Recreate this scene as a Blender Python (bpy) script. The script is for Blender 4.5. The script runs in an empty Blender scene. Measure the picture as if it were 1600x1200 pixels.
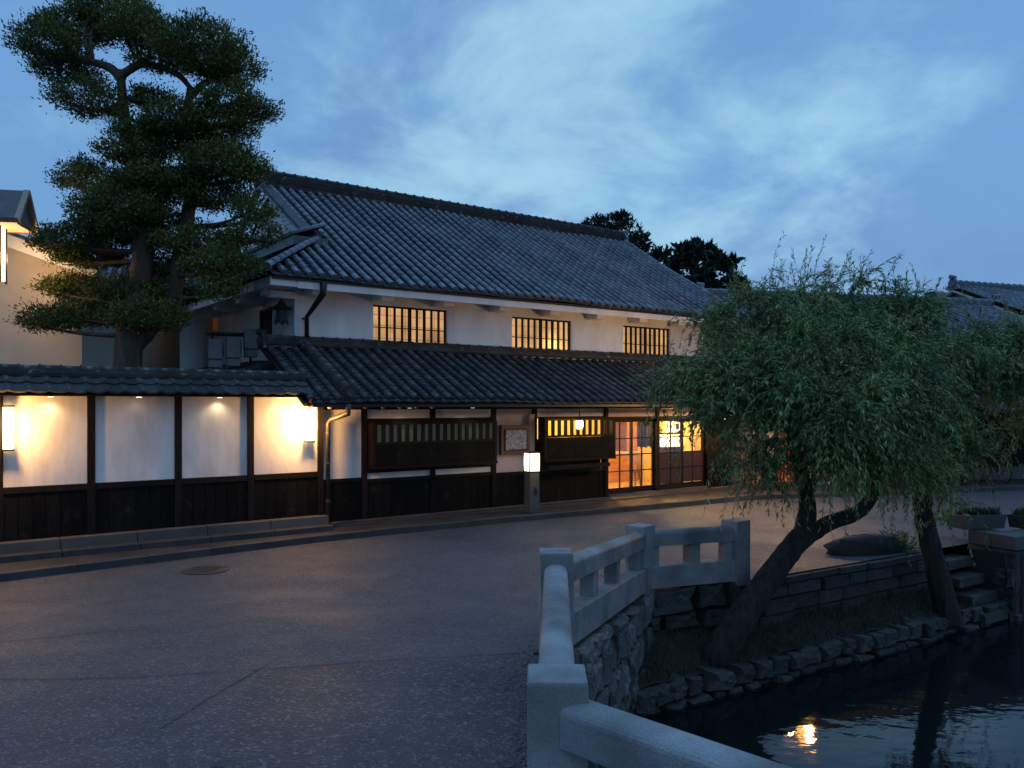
import bpy, math, random
import numpy as np
from mathutils import Vector, Matrix

# ---------------------------------------------------------------- camera, sky, exposure
sc = bpy.context.scene
col = sc.collection
CAMH = 2.4
cam_d = bpy.data.cameras.new('camera'); cam = bpy.data.objects.new('camera', cam_d); col.objects.link(cam)
cam.location = (0, 0, CAMH); cam.rotation_euler = (math.radians(90), 0, 0)
cam_d.sensor_width = 36; cam_d.lens = 28.8; cam_d.shift_y = 0.02; cam_d.clip_start = 0.05; cam_d.clip_end = 2000
sc.camera = cam
sc.view_settings.view_transform = 'Standard'; sc.view_settings.look = 'None'
sc.view_settings.exposure = 0.06; sc.view_settings.gamma = 1.0; sc.view_settings.use_curve_mapping = False
sc.cycles.use_denoising = True
sc.cycles.max_bounces = 6; sc.cycles.diffuse_bounces = 3; sc.cycles.glossy_bounces = 3; sc.cycles.transparent_max_bounces = 8
sc.cycles.sample_clamp_indirect = 4.0
SUN_AZ = math.radians(20); SUN_EL = math.radians(2.0)

world = bpy.data.worlds.new('World'); sc.world = world; world.use_nodes = True
wn = world.node_tree.nodes; wl = world.node_tree.links; wn.clear()
def W(t, **k):
    n = wn.new(t)
    for a, b in k.items(): setattr(n, a, b)
    return n
def wmath(op, a, b=None, clamp=False):
    n = W('ShaderNodeMath', operation=op, use_clamp=clamp)
    for i, v in enumerate((a, b)):
        if v is None: continue
        if isinstance(v, (int, float)): n.inputs[i].default_value = v
        else: wl.new(v, n.inputs[i])
    return n.outputs[0]
def wmix(f, a, b):
    n = W('ShaderNodeMix', data_type='RGBA')
    for i, v in ((0, f), (6, a), (7, b)):
        if isinstance(v, (int, float)): n.inputs[i].default_value = v
        elif isinstance(v, tuple): n.inputs[i].default_value = (*v, 1)
        else: wl.new(v, n.inputs[i])
    return n.outputs[2]
def wnoise(vec, scale, detail, rough=0.55, dist=0.0):
    n = W('ShaderNodeTexNoise'); wl.new(vec, n.inputs['Vector'])
    n.inputs['Scale'].default_value = scale; n.inputs['Detail'].default_value = detail
    n.inputs['Roughness'].default_value = rough; n.inputs['Distortion'].default_value = dist
    return n.outputs['Fac']
def wramp(v, lo, hi):
    n = W('ShaderNodeMapRange', interpolation_type='SMOOTHSTEP'); wl.new(v, n.inputs[0])
    n.inputs[1].default_value = lo; n.inputs[2].default_value = hi
    return n.outputs[0]
tc = W('ShaderNodeTexCoord'); sep = W('ShaderNodeSeparateXYZ'); wl.new(tc.outputs['Generated'], sep.inputs[0])
dx, dy, dz = sep.outputs
zc = wmath('MAXIMUM', dz, 0.0)
den = wmath('ADD', zc, 0.36)
cmb = W('ShaderNodeCombineXYZ'); wl.new(wmath('DIVIDE', dx, den), cmb.inputs[0]); wl.new(wmath('DIVIDE', dy, den), cmb.inputs[1])
pv = cmb.outputs[0]
sky = W('ShaderNodeTexSky', sky_type='NISHITA', sun_disc=False, sun_elevation=SUN_EL, sun_rotation=SUN_AZ, altitude=50, air_density=1.0, dust_density=0.4, ozone_density=4.0)
skys = W('ShaderNodeVectorMath', operation='SCALE'); wl.new(sky.outputs[0], skys.inputs[0]); skys.inputs['Scale'].default_value = 0.10
base = wmix(wramp(zc, 0.0, 0.55), (0.195, 0.405, 0.735), (0.180, 0.390, 0.740))
base = wmix(0.15, base, skys.outputs[0])
# grey-blue stratus, then bright thin cloud
strat = wramp(wnoise(pv, 1.3, 7, 0.55, 0.4), 0.38, 0.68)
c1 = wmix(wmath('MULTIPLY', strat, 0.85), base, (0.145, 0.290, 0.55))
fine = wnoise(pv, 2.5, 10, 0.60, 0.3)
big = wnoise(pv, 0.32, 2, 0.5, 0.0)
wisp = wmath('ADD', wmath('MULTIPLY', fine, 0.95), wmath('MULTIPLY', big, 0.25))
gap = wramp(wmath('ADD', wmath('ABSOLUTE', wmath('SUBTRACT', dx, 0.06)), wmath('MULTIPLY', wmath('ABSOLUTE', wmath('SUBTRACT', dz, 0.27)), 0.9)), 0.56, 0.05)   # the thin break in the cloud over the house
wfac = wramp(wmath('ADD', wisp, wmath('MULTIPLY', gap, 0.24)), 0.61, 0.93)
c2 = wmix(wmath('MULTIPLY', wfac, 0.78), c1, (0.40, 0.70, 0.86))
hz = wramp(zc, 0.16, 0.0)
c3 = wmix(wmath('MULTIPLY', hz, 0.35), c2, (0.20, 0.38, 0.66))
# overcast skies brighten towards the zenith; at dusk the side away from the afterglow is dimmer
lum = wmath('MULTIPLY', wmath('ADD', 1.0, wmath('MULTIPLY', wramp(zc, 0.42, 1.0), 1.15)), wmath('ADD', 0.80, wmath('MULTIPLY', wramp(dy, -0.7, 0.5), 0.20)))
bg = W('ShaderNodeBackground'); wl.new(c3, bg.inputs[0]); wl.new(lum, bg.inputs[1])
wo = W('ShaderNodeOutputWorld'); wl.new(bg.outputs[0], wo.inputs[0])

sun_d = bpy.data.lights.new('sun', 'SUN'); sun = bpy.data.objects.new('sun', sun_d); col.objects.link(sun)
sun_d.energy = 0.03; sun_d.angle = math.radians(20); sun_d.color = (0.75, 0.85, 1.0)     # afterglow only: the sun is down
sun.rotation_euler = (math.radians(60), 0, math.radians(25)); sun.location = (0, 0, 40)

# ---------------------------------------------------------------- helpers
R = random.Random(7)
def V(*a): return Vector(a)
def px(x, y, d):
    'world point seen at photograph pixel (x, y) at distance d'
    return Vector(((x - 800) / 1280 * d, d, CAMH - (y - 632) / 1280 * d))

MATS = {}
def mat(name, c, rough=0.6, c2=None, scale=4.0, detail=5, bump=0.0, bscale=None, spec=0.5, metal=0.0, rnd=0.0, emit=None, estr=0.0, stretch=None, lo=0.35, hi=0.65, spots=None):
    if name in MATS: return MATS[name]
    m = bpy.data.materials.new(name); m.use_nodes = True; nt = m.node_tree; N = nt.nodes; L = nt.links
    p = N['Principled BSDF']
    p.inputs['Roughness'].default_value = rough; p.inputs['Metallic'].default_value = metal
    p.inputs['Specular IOR Level'].default_value = spec
    t = N.new('ShaderNodeTexCoord'); vec = t.outputs['Object']
    if stretch:
        mp = N.new('ShaderNodeMapping'); mp.inputs['Scale'].default_value = stretch; L.new(vec, mp.inputs[0]); vec = mp.outputs[0]
    colr = None
    if c2 is None: c2 = tuple(min(1, v * 0.72) for v in c)
    n = N.new('ShaderNodeTexNoise'); n.inputs['Scale'].default_value = scale; n.inputs['Detail'].default_value = detail; n.inputs['Roughness'].default_value = 0.62
    L.new(vec, n.inputs['Vector'])
    mr = N.new('ShaderNodeMapRange'); mr.inputs[1].default_value = lo; mr.inputs[2].default_value = hi; L.new(n.outputs['Fac'], mr.inputs[0])
    mx = N.new('ShaderNodeMix'); mx.data_type = 'RGBA'; mx.inputs[6].default_value = (*c, 1); mx.inputs[7].default_value = (*c2, 1)
    L.new(mr.outputs[0], mx.inputs[0]); colr = mx.outputs[2]
    if spots:                     # fine speckle: (colour, scale, lo, hi, amount)
        sn = N.new('ShaderNodeTexNoise'); sn.inputs['Scale'].default_value = spots[1]; sn.inputs['Detail'].default_value = 2; L.new(t.outputs['Object'], sn.inputs['Vector'])
        sr = N.new('ShaderNodeMapRange'); sr.inputs[1].default_value = spots[2]; sr.inputs[2].default_value = spots[3]; sr.inputs[4].default_value = spots[4]; L.new(sn.outputs['Fac'], sr.inputs[0])
        sx = N.new('ShaderNodeMix'); sx.data_type = 'RGBA'; sx.inputs[7].default_value = (*spots[0], 1); L.new(colr, sx.inputs[6]); L.new(sr.outputs[0], sx.inputs[0]); colr = sx.outputs[2]
    if rnd > 0:                   # every piece its own shade
        g = N.new('ShaderNodeNewGeometry'); oi = N.new('ShaderNodeObjectInfo')
        a = N.new('ShaderNodeMath'); a.operation = 'ADD'; L.new(g.outputs['Random Per Island'], a.inputs[0]); L.new(oi.outputs['Random'], a.inputs[1])
        fr = N.new('ShaderNodeMath'); fr.operation = 'FRACT'; L.new(a.outputs[0], fr.inputs[0])
        r2 = N.new('ShaderNodeMapRange'); r2.inputs[3].default_value = 1 - rnd; r2.inputs[4].default_value = 1 + rnd; L.new(fr.outputs[0], r2.inputs[0])
        hs = N.new('ShaderNodeHueSaturation'); L.new(colr, hs.inputs['Color']); L.new(r2.outputs[0], hs.inputs['Value']); colr = hs.outputs[0]
    L.new(colr, p.inputs['Base Color'])
    if bump > 0:
        bn = N.new('ShaderNodeTexNoise'); bn.inputs['Scale'].default_value = bscale or scale * 6; bn.inputs['Detail'].default_value = 4; L.new(vec, bn.inputs['Vector'])
        b = N.new('ShaderNodeBump'); b.inputs['Strength'].default_value = bump; b.inputs['Distance'].default_value = 0.02
        L.new(bn.outputs['Fac'], b.inputs['Height']); L.new(b.outputs[0], p.inputs['Normal'])
    if emit:
        p.inputs['Emission Color'].default_value = (*emit, 1); p.inputs['Emission Strength'].default_value = estr
    MATS[name] = m
    return m

def glass_mat(name, tint=(1, 1, 1), gloss=0.12, rough=0.02):
    m = bpy.data.materials.new(name); m.use_nodes = True; nt = m.node_tree; nt.nodes.clear()
    tr = nt.nodes.new('ShaderNodeBsdfTransparent'); tr.inputs[0].default_value = (*tint, 1)
    gl = nt.nodes.new('ShaderNodeBsdfGlossy'); gl.inputs['Roughness'].default_value = rough
    fr = nt.nodes.new('ShaderNodeFresnel'); fr.inputs[0].default_value = 1.45
    ad = nt.nodes.new('ShaderNodeMath'); ad.operation = 'MULTIPLY_ADD'; nt.links.new(fr.outputs[0], ad.inputs[0]); ad.inputs[1].default_value = 0.22; ad.inputs[2].default_value = gloss * 0.2
    mx = nt.nodes.new('ShaderNodeMixShader'); nt.links.new(ad.outputs[0], mx.inputs[0]); nt.links.new(tr.outputs[0], mx.inputs[1]); nt.links.new(gl.outputs[0], mx.inputs[2])
    o = nt.nodes.new('ShaderNodeOutputMaterial'); nt.links.new(mx.outputs[0], o.inputs[0])
    MATS[name] = m
    return m
def paper_mat(name, c, estr, trans=0.5):
    m = bpy.data.materials.new(name); m.use_nodes = True; nt = m.node_tree; nt.nodes.clear()
    t = nt.nodes.new('ShaderNodeTexCoord'); n = nt.nodes.new('ShaderNodeTexNoise'); n.inputs['Scale'].default_value = 1.6; nt.links.new(t.outputs['Object'], n.inputs['Vector'])
    mr = nt.nodes.new('ShaderNodeMapRange'); mr.inputs[1].default_value = .3; mr.inputs[2].default_value = .7; mr.inputs[3].default_value = estr * 0.6; mr.inputs[4].default_value = estr * 1.4; nt.links.new(n.outputs['Fac'], mr.inputs[0])
    e = nt.nodes.new('ShaderNodeEmission'); e.inputs[0].default_value = (*c, 1); nt.links.new(mr.outputs[0], e.inputs[1])
    tl = nt.nodes.new('ShaderNodeBsdfTranslucent'); tl.inputs[0].default_value = (0.45, 0.42, 0.36, 1)
    ad = nt.nodes.new('ShaderNodeAddShader'); nt.links.new(e.outputs[0], ad.inputs[0]); nt.links.new(tl.outputs[0], ad.inputs[1])
    o = nt.nodes.new('ShaderNodeOutputMaterial'); nt.links.new(ad.outputs[0], o.inputs[0])
    MATS[name] = m
    return m

def tag(o, label=None, cat=None, group=None, kind=None):
    if label: o['label'] = label
    if cat: o['category'] = cat
    if group: o['group'] = group
    if kind: o['kind'] = kind
    return o
def empty(name, loc=(0, 0, 0), rz=0.0, label=None, cat=None, group=None):
    o = bpy.data.objects.new(name, None); col.objects.link(o); o.location = loc; o.rotation_euler = (0, 0, rz)
    o.empty_display_size = 0.2
    return tag(o, label, cat, group)
def link(name, me, parent=None, M=None):
    o = bpy.data.objects.new(name, me); col.objects.link(o)
    if parent: o.parent = parent
    if M is not None: o.matrix_basis = M
    return o
def np_mesh(name, verts, faces, m, smooth=False):
    'verts (n,3) array, faces (k,3|4) array'
    me = bpy.data.meshes.new(name); verts = np.asarray(verts, np.float32); faces = np.asarray(faces, np.int32)
    k, w = faces.shape
    me.vertices.add(len(verts)); me.vertices.foreach_set('co', verts.ravel())
    me.loops.add(k * w); me.loops.foreach_set('vertex_index', faces.ravel())
    me.polygons.add(k); me.polygons.foreach_set('loop_start', np.arange(0, k * w, w, dtype=np.int32))
    if smooth: me.polygons.foreach_set('use_smooth', np.ones(k, bool))
    me.update(calc_edges=True); me.validate()
    if m: me.materials.append(m)
    return me

class MB:
    def __init__(s): s.v = []; s.f = []
    def add(s, vs, fs):
        b = len(s.v); s.v += [tuple(v) for v in vs]; s.f += [tuple(b + i for i in f) for f in fs]; return s
    def box(s, x0, x1, y0, y1, z0, z1):
        return s.add([(x0, y0, z0), (x1, y0, z0), (x1, y1, z0), (x0, y1, z0), (x0, y0, z1), (x1, y0, z1), (x1, y1, z1), (x0, y1, z1)],
                     [(0, 3, 2, 1), (4, 5, 6, 7), (0, 1, 5, 4), (1, 2, 6, 5), (2, 3, 7, 6), (3, 0, 4, 7)])
    def bar(s, a, b, w, h, up=(0, 0, 1)):
        'box beam from a to b; w sideways, h along up'
        a = Vector(a); b = Vector(b); d = (b - a).normalized(); up = Vector(up)
        sd = d.cross(up).normalized() * w / 2; u = sd.cross(d).normalized() * h / 2
        vs = [p + i * sd + j * u for p in (a, b) for i, j in ((-1, -1), (1, -1), (1, 1), (-1, 1))]
        return s.add(vs, [(0, 1, 2, 3), (7, 6, 5, 4), (0, 4, 5, 1), (1, 5, 6, 2), (2, 6, 7, 3), (3, 7, 4, 0)])
    def sweep(s, prof, a, b, up=(0, 0, 1), side=None):
        'closed profile [(x sideways, y up)] swept from a to b'
        a = Vector(a); b = Vector(b); d = (b - a).normalized()
        sd = Vector(side).normalized() if side else d.cross(Vector(up)).normalized(); u = Vector(up) if side else sd.cross(d).normalized()
        n = len(prof); vs = [p + x * sd + y * u for p in (a, b) for x, y in prof]
        return s.add(vs, [tuple(range(n)), tuple(range(2 * n - 1, n - 1, -1))] + [(i, n + i, n + (i + 1) % n, (i + 1) % n) for i in range(n)])
    def tube(s, pts, rad, n=8, caps=True):
        pts = [Vector(p) for p in pts]; rad = rad if isinstance(rad, (list, tuple)) else [rad] * len(pts)
        b = len(s.v); prev = None
        for i, p in enumerate(pts):
            d = (pts[min(i + 1, len(pts) - 1)] - pts[max(i - 1, 0)]).normalized()
            ref = prev if prev is not None else (Vector((1, 0, 0)) if abs(d.x) < 0.8 else Vector((0, 1, 0)))
            x = (ref - d * ref.dot(d)).normalized(); y = d.cross(x); prev = x
            for k in range(n):
                a = 2 * math.pi * k / n; s.v.append(tuple(p + rad[i] * (x * math.cos(a) + y * math.sin(a))))
        for i in range(len(pts) - 1):
            for k in range(n):
                s.f.append((b + i * n + k, b + i * n + (k + 1) % n, b + (i + 1) * n + (k + 1) % n, b + (i + 1) * n + k))
        if caps:
            s.f.append(tuple(b + n - 1 - k for k in range(n))); e = b + (len(pts) - 1) * n; s.f.append(tuple(e + k for k in range(n)))
        return s
    def lathe(s, prof, c=(0, 0, 0), n=16):
        b = len(s.v); c = Vector(c)
        for r, z in prof:
            for k in range(n):
                a = 2 * math.pi * k / n; s.v.append((c.x + r * math.cos(a), c.y + r * math.sin(a), c.z + z))
        for i in range(len(prof) - 1):
            for k in range(n):
                s.f.append((b + i * n + k, b + i * n + (k + 1) % n, b + (i + 1) * n + (k + 1) % n, b + (i + 1) * n + k))
        s.f.append(tuple(b + n - 1 - k for k in range(n))); e = b + (len(prof) - 1) * n; s.f.append(tuple(e + k for k in range(n)))
        return s
    def mesh(s, name, m, smooth=False):
        me = bpy.data.meshes.new(name); me.from_pydata(s.v, [], s.f); me.update()
        if smooth: me.polygons.foreach_set('use_smooth', [True] * len(me.polygons))
        me.materials.append(m); return me
    def build(s, name, m, parent=None, smooth=False, bevel=0.0, M=None):
        o = link(name, s.mesh(name, m, smooth), parent, M)
        if bevel:
            b = o.modifiers.new('bevel', 'BEVEL'); b.width = bevel; b.segments = 2; b.limit_method = 'ANGLE'; b.angle_limit = math.radians(50)
        return o

def lamp(name, loc, power, colr, parent=None, radius=0.05, kind='POINT', spot=None, rot=None, size=None):
    d = bpy.data.lights.new(name, kind); d.energy = power; d.color = colr
    if kind in ('POINT', 'SPOT'): d.shadow_soft_size = radius
    if kind == 'SPOT': d.spot_size = math.radians(spot[0]); d.spot_blend = spot[1]
    o = bpy.data.objects.new(name, d); col.objects.link(o); o.location = loc
    if rot: o.rotation_euler = rot
    if parent: o.parent = parent
    return o

# ---------------------------------------------------------------- materials
M_tile = mat('roof_tile', (0.132, 0.142, 0.172), 0.42, (0.075, 0.082, 0.100), 1.3, rnd=0.28, bump=0.25, bscale=60, spec=0.5, spots=((0.32, 0.32, 0.33), 9, 0.60, 0.72, 0.6))
M_tile2 = mat('old_roof_tile', (0.054, 0.050, 0.049), 0.7, (0.026, 0.024, 0.023), 1.5, rnd=0.4, bump=0.3, bscale=60, spec=0.25, spots=((0.24, 0.23, 0.22), 8, 0.62, 0.74, 0.6))
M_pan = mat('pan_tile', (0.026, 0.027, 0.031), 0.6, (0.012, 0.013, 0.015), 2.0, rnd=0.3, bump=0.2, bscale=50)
M_plaster = mat('white_plaster', (0.82, 0.80, 0.79), 0.85, (0.50, 0.48, 0.46), 1.5, detail=10, bump=0.10, bscale=14, spec=0.2, lo=0.42, hi=0.85, stretch=(1, 1, 0.4))
M_plasterw = mat('garden_plaster', (0.78, 0.76, 0.74), 0.85, (0.40, 0.38, 0.365), 1.7, detail=11, bump=0.12, bscale=10, spec=0.2, stretch=(1, 1, 0.33), lo=0.44, hi=0.82)
M_pink = mat('pink_plaster', (0.60, 0.50, 0.47), 0.85, (0.52, 0.42, 0.40), 1.5, spec=0.2)
M_wood = mat('dark_wood', (0.020, 0.015, 0.013), 0.6, (0.009, 0.007, 0.0065), 5, stretch=(6, 6, 0.6), bump=0.25, bscale=9, rnd=0.25, spec=0.12)
M_char = mat('charred_board', (0.009, 0.0078, 0.0074), 0.7, (0.004, 0.0037, 0.0035), 4, stretch=(8, 8, 0.5), bump=0.3, bscale=9, rnd=0.4, spec=0.12, spots=((0.035, 0.030, 0.027), 5, 0.60, 0.75, 0.5))
M_brown = mat('brown_wood', (0.16, 0.07, 0.045), 0.5, (0.10, 0.045, 0.03), 5, stretch=(1, 6, 6), bump=0.1)
M_pale = mat('pale_wood', (0.50, 0.37, 0.27), 0.6, (0.38, 0.27, 0.19), 4, stretch=(6, 6, 0.5))
M_black = mat('black_metal', (0.012, 0.012, 0.013), 0.45, (0.008, 0.008, 0.008), 6)
M_copper = mat('copper_pipe', (0.10, 0.085, 0.07), 0.42, (0.05, 0.045, 0.04), 5, metal=0.5)
M_granite = mat('granite', (0.31, 0.305, 0.30), 0.7, (0.13, 0.127, 0.12), 1.8, detail=10, bump=0.22, bscale=110, spots=((0.12, 0.115, 0.11), 150, 0.52, 0.64, 0.55), spec=0.35)
M_granitd = mat('weathered_granite', (0.105, 0.098, 0.092), 0.75, (0.055, 0.052, 0.048), 1.2, bump=0.2, bscale=70, spots=((0.08, 0.08, 0.075), 60, 0.5, 0.65, 0.6))
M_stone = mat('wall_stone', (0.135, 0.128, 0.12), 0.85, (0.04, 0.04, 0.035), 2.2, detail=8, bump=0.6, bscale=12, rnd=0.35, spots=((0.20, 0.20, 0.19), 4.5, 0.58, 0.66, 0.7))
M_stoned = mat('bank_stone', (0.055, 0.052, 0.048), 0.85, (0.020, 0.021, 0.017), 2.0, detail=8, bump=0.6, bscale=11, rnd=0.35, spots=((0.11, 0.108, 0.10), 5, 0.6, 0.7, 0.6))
M_mortar = mat('dark_joint', (0.022, 0.022, 0.02), 0.9)
M_moss = mat('mossy_soil', (0.024, 0.026, 0.013), 0.95, (0.016, 0.016, 0.010), 3, bump=0.5, bscale=16)
M_grass = mat('grass_blade', (0.030, 0.042, 0.014), 0.7, (0.016, 0.022, 0.008), 2, rnd=0.4)
M_bark = mat('willow_bark', (0.036, 0.030, 0.026), 0.95, (0.007, 0.006, 0.005), 9, stretch=(1.6, 1.6, 0.22), bump=1.0, bscale=14)
M_barkp = mat('evergreen_bark', (0.15, 0.095, 0.068), 0.85, (0.07, 0.045, 0.034), 5, stretch=(1.5, 1.5, 0.5), bump=0.5, bscale=12)
M_iron = mat('cast_iron', (0.035, 0.032, 0.03), 0.55, (0.02, 0.018, 0.017), 14, bump=0.5, bscale=45)
M_tan = mat('tan_plaster', (0.62, 0.53, 0.42), 0.85, (0.52, 0.43, 0.33), 1.2, detail=8, bump=0.06, bscale=10)
M_ac = mat('grey_enamel', (0.22, 0.22, 0.22), 0.5, (0.16, 0.16, 0.16), 3)
def leafmat(name, c, c2, rnd=0.4, rough=0.6, spec=0.2):
    m = mat(name, c, rough, c2, 0.8, rnd=rnd, spec=spec)
    p = m.node_tree.nodes['Principled BSDF']
    return m
M_willow = leafmat('willow_leaf', (0.275, 0.335, 0.125), (0.105, 0.155, 0.068), 0.5)
M_needle = leafmat('evergreen_leaf', (0.150, 0.165, 0.052), (0.085, 0.100, 0.034), spec=0.08, rough=0.75)
M_darkleaf = leafmat('dark_leaf', (0.022, 0.036, 0.022), (0.014, 0.024, 0.016))
M_shoji = paper_mat('lit_paper', (1.0, 0.56, 0.25), 0.40)
M_lantern = paper_mat('lantern_paper', (1.0, 0.70, 0.38), 2.6)
M_lamp = paper_mat('lamp_glass', (1.0, 0.70, 0.32), 4.5)
M_white = paper_mat('white_lamp', (1.0, 0.78, 0.42), 3.5)
M_glass = glass_mat('window_glass', (0.95, 0.95, 0.93))
WARM = (1.0, 0.62, 0.26)
# ---------------------------------------------------------------- the ground, road and canal
WATER = -1.1
def sstep(a, b, x):
    t = max(0.0, min(1.0, (x - a) / (b - a))); return t * t * (3 - 2 * t)
def gz(x, y):
    'road height: it rises towards the bridge the picture is taken from'
    return 0.33 * (1 - sstep(5.8, 10.8, y))
P0 = V(2.05, 1.85); P1 = V(0.205, 3.73); P2 = V(0.365, 6.85); P3 = V(1.63, 10.4); P4 = V(3.02, 11.05)
BD = V(0.843, 0.538); BN = V(-0.538, 0.843)                    # direction of the bank, and inland
REV = V(1.43, 9.18)                                            # foot of the low revetment
UP = REV + BN * 0.65                                           # top of the bank
EDGE = [(P0.x + 8, -6.3), (P0.x, P0.y), (P1.x, P1.y), (P2.x, P2.y), (P3.x, P3.y), (P4.x, P4.y), (UP.x + BD.x * 40, UP.y + BD.y * 40)]
def edge(y):
    for (x0, y0), (x1, y1) in zip(EDGE, EDGE[1:]):
        if y <= y1: return x0 + (x1 - x0) * (y - y0) / (y1 - y0)
    (x0, y0), (x1, y1) = EDGE[-2:]
    return x0 + (x1 - x0) * (y - y0) / (y1 - y0)

def road_material(name='worn_asphalt', k=1.0, sc_=58):
    m = bpy.data.materials.new(name); m.use_nodes = True; nt = m.node_tree; N = nt.nodes; L = nt.links; p = N['Principled BSDF']
    t = N.new('ShaderNodeTexCoord')
    def noise(s, d, r=0.6):
        n = N.new('ShaderNodeTexNoise'); n.inputs['Scale'].default_value = s; n.inputs['Detail'].default_value = d; n.inputs['Roughness'].default_value = r; L.new(t.outputs['Object'], n.inputs['Vector']); return n.outputs['Fac']
    def rng(v, a, b, c=0.0, d=1.0):
        n = N.new('ShaderNodeMapRange'); L.new(v, n.inputs[0]); n.inputs[1].default_value = a; n.inputs[2].default_value = b; n.inputs[3].default_value = c; n.inputs[4].default_value = d; return n.outputs[0]
    def mix(f, a, b):
        n = N.new('ShaderNodeMix'); n.data_type = 'RGBA'
        for i, v in ((0, f), (6, a), (7, b)):
            if isinstance(v, tuple): n.inputs[i].default_value = (*v, 1)
            else: L.new(v, n.inputs[i])
        return n.outputs[2]
    c = mix(rng(noise(0.45, 6), 0.35, 0.7), (0.060 * k, 0.062 * k, 0.073 * k), (0.030 * k, 0.031 * k, 0.037 * k))
    c = mix(rng(noise(3.5, 5), 0.45, 0.75, 0, 0.6), c, (0.036 * k, 0.035 * k, 0.035 * k))
    vo = N.new('ShaderNodeTexVoronoi'); vo.inputs['Scale'].default_value = sc_; L.new(t.outputs['Object'], vo.inputs['Vector'])
    se = N.new('ShaderNodeSeparateColor'); L.new(vo.outputs['Color'], se.inputs[0])
    c = mix(rng(se.outputs[0], 0.72, 0.99, 0, 0.8), c, (0.165, 0.16, 0.155))            # the pale stones of the aggregate
    c = mix(rng(se.outputs[1], 0.6, 1.0, 0, 0.7), c, (0.022, 0.021, 0.021))
    L.new(c, p.inputs['Base Color'])
    L.new(rng(noise(0.8, 5), 0.3, 0.75, 0.50, 0.80), p.inputs['Roughness'])            # damp here, dry there
    b = N.new('ShaderNodeBump'); b.inputs['Strength'].default_value = 0.75; b.inputs['Distance'].default_value = 0.012
    L.new(vo.outputs['Distance'], b.inputs['Height'])
    b2 = N.new('ShaderNodeBump'); b2.inputs['Strength'].default_value = 0.5; b2.inputs['Distance'].default_value = 0.03; L.new(noise(6, 6), b2.inputs['Height']); L.new(b.outputs[0], b2.inputs['Normal'])
    L.new(b2.outputs[0], p.inputs['Normal'])
    return m
M_road = road_material()
M_patch = road_material('patched_asphalt', 0.70, 46)

offs = [0, .25, .5, .8, 1.2, 1.7, 2.3, 3, 3.8, 4.7, 5.7, 6.8, 8, 10, 13, 18, 26, 40, 70, 140]
ys = list(np.arange(-6.2, 14.0, 0.35)) + [14.5, 15.5, 17, 19, 22, 26, 32, 40, 60, 100, 220]
vs = []; fs = []
for y in ys:
    for o_ in offs: vs.append((edge(y) - o_, y, gz(0, y)))
n_ = len(offs)
for i in range(len(ys) - 1):
    for k in range(n_ - 1): fs.append((i * n_ + k + 1, i * n_ + k, (i + 1) * n_ + k, (i + 1) * n_ + k + 1))
road = tag(link('road', np_mesh('road', vs, fs, M_road, True)), kind='structure')
# land under and beyond everything, one sheet to the horizon below canal level
tag(MB().add([(-900, -900, -1.75), (900, -900, -1.75), (900, 900, -1.75), (-900, 900, -1.75)], [(0, 1, 2, 3)]).build('canal_bed', M_mortar), kind='structure')

def ground_strip(name, pts, w, m, dz=0.004, seg=0.3, parent=road, jag=0.0, seed=1):
    'thin strip lying on the road through the given points'
    r = random.Random(seed); P = []
    for a, b in zip(pts, pts[1:]):
        a = Vector(a); b = Vector(b); k = max(1, int((b - a).length / seg))
        P += [a.lerp(b, i / k) for i in range(k)]
    P.append(Vector(pts[-1])); vs = []; fs = []
    for i, p in enumerate(P):
        d = (P[min(i + 1, len(P) - 1)] - P[max(i - 1, 0)]).normalized(); s = V(-d.y, d.x)
        o_ = r.uniform(-jag, jag); ww = w * r.uniform(0.5, 1.2) / 2
        for q in (-1, 1):
            x, y = p + s * (o_ + q * ww); vs.append((x, y, gz(x, y) + dz))
    for i in range(len(P) - 1): fs.append((2 * i, 2 * i + 2, 2 * i + 3, 2 * i + 1))
    return link(name, np_mesh(name, vs, fs, m), parent)
def gp(x, y):
    'road point under a photograph pixel'
    d = 8.0
    for _ in range(12): d = 1280 * (CAMH - gz(0, d)) / (y - 632)
    return ((x - 800) / 1280 * d, d)
M_crack = mat('tar_joint', (0.012, 0.012, 0.012), 0.7)
ground_strip('crack', [gp(0, 1062), gp(200, 1060), gp(430, 1045), gp(640, 1030), gp(815, 1021)], 0.014, M_crack, jag=0.012, seed=2)
ground_strip('crack', [gp(245, 1142), gp(330, 1090), gp(440, 1027)], 0.009, M_crack, jag=0.008, seed=3)
ground_strip('crack', [gp(555, 945), gp(590, 915), gp(632, 892)], 0.008, M_crack, jag=0.010, seed=4)
ground_strip('crack', [gp(0, 1004), gp(60, 998), gp(190, 985)], 0.016, M_crack, jag=0.010, seed=5)
ground_strip('crack', [gp(190, 985), gp(420, 978)], 0.007, M_crack, jag=0.010, seed=6)
def ground_patch(name, outline, m, dz=0.004):
    c = sum((Vector(p) for p in outline), Vector((0, 0))) / len(outline); vs = [(c.x, c.y, gz(*c) + dz)]; fs = []; K = 6; n = len(outline)
    for k in range(1, K + 1):
        for p in outline:
            q = c.lerp(Vector(p), k / K); vs.append((q.x, q.y, gz(*q) + dz))
    for i in range(n): fs.append((0, 1 + i, 1 + (i + 1) % n, 0))
    f4 = []
    for k in range(K - 1):
        for i in range(n): a = 1 + k * n + i; b = 1 + k * n + (i + 1) % n; f4.append((a, a + n, b + n, b))
    me = bpy.data.meshes.new(name); me.from_pydata(vs, [], [f[:3] for f in fs] + f4); me.update(); me.materials.append(m)
    return link(name, me, road)
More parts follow.
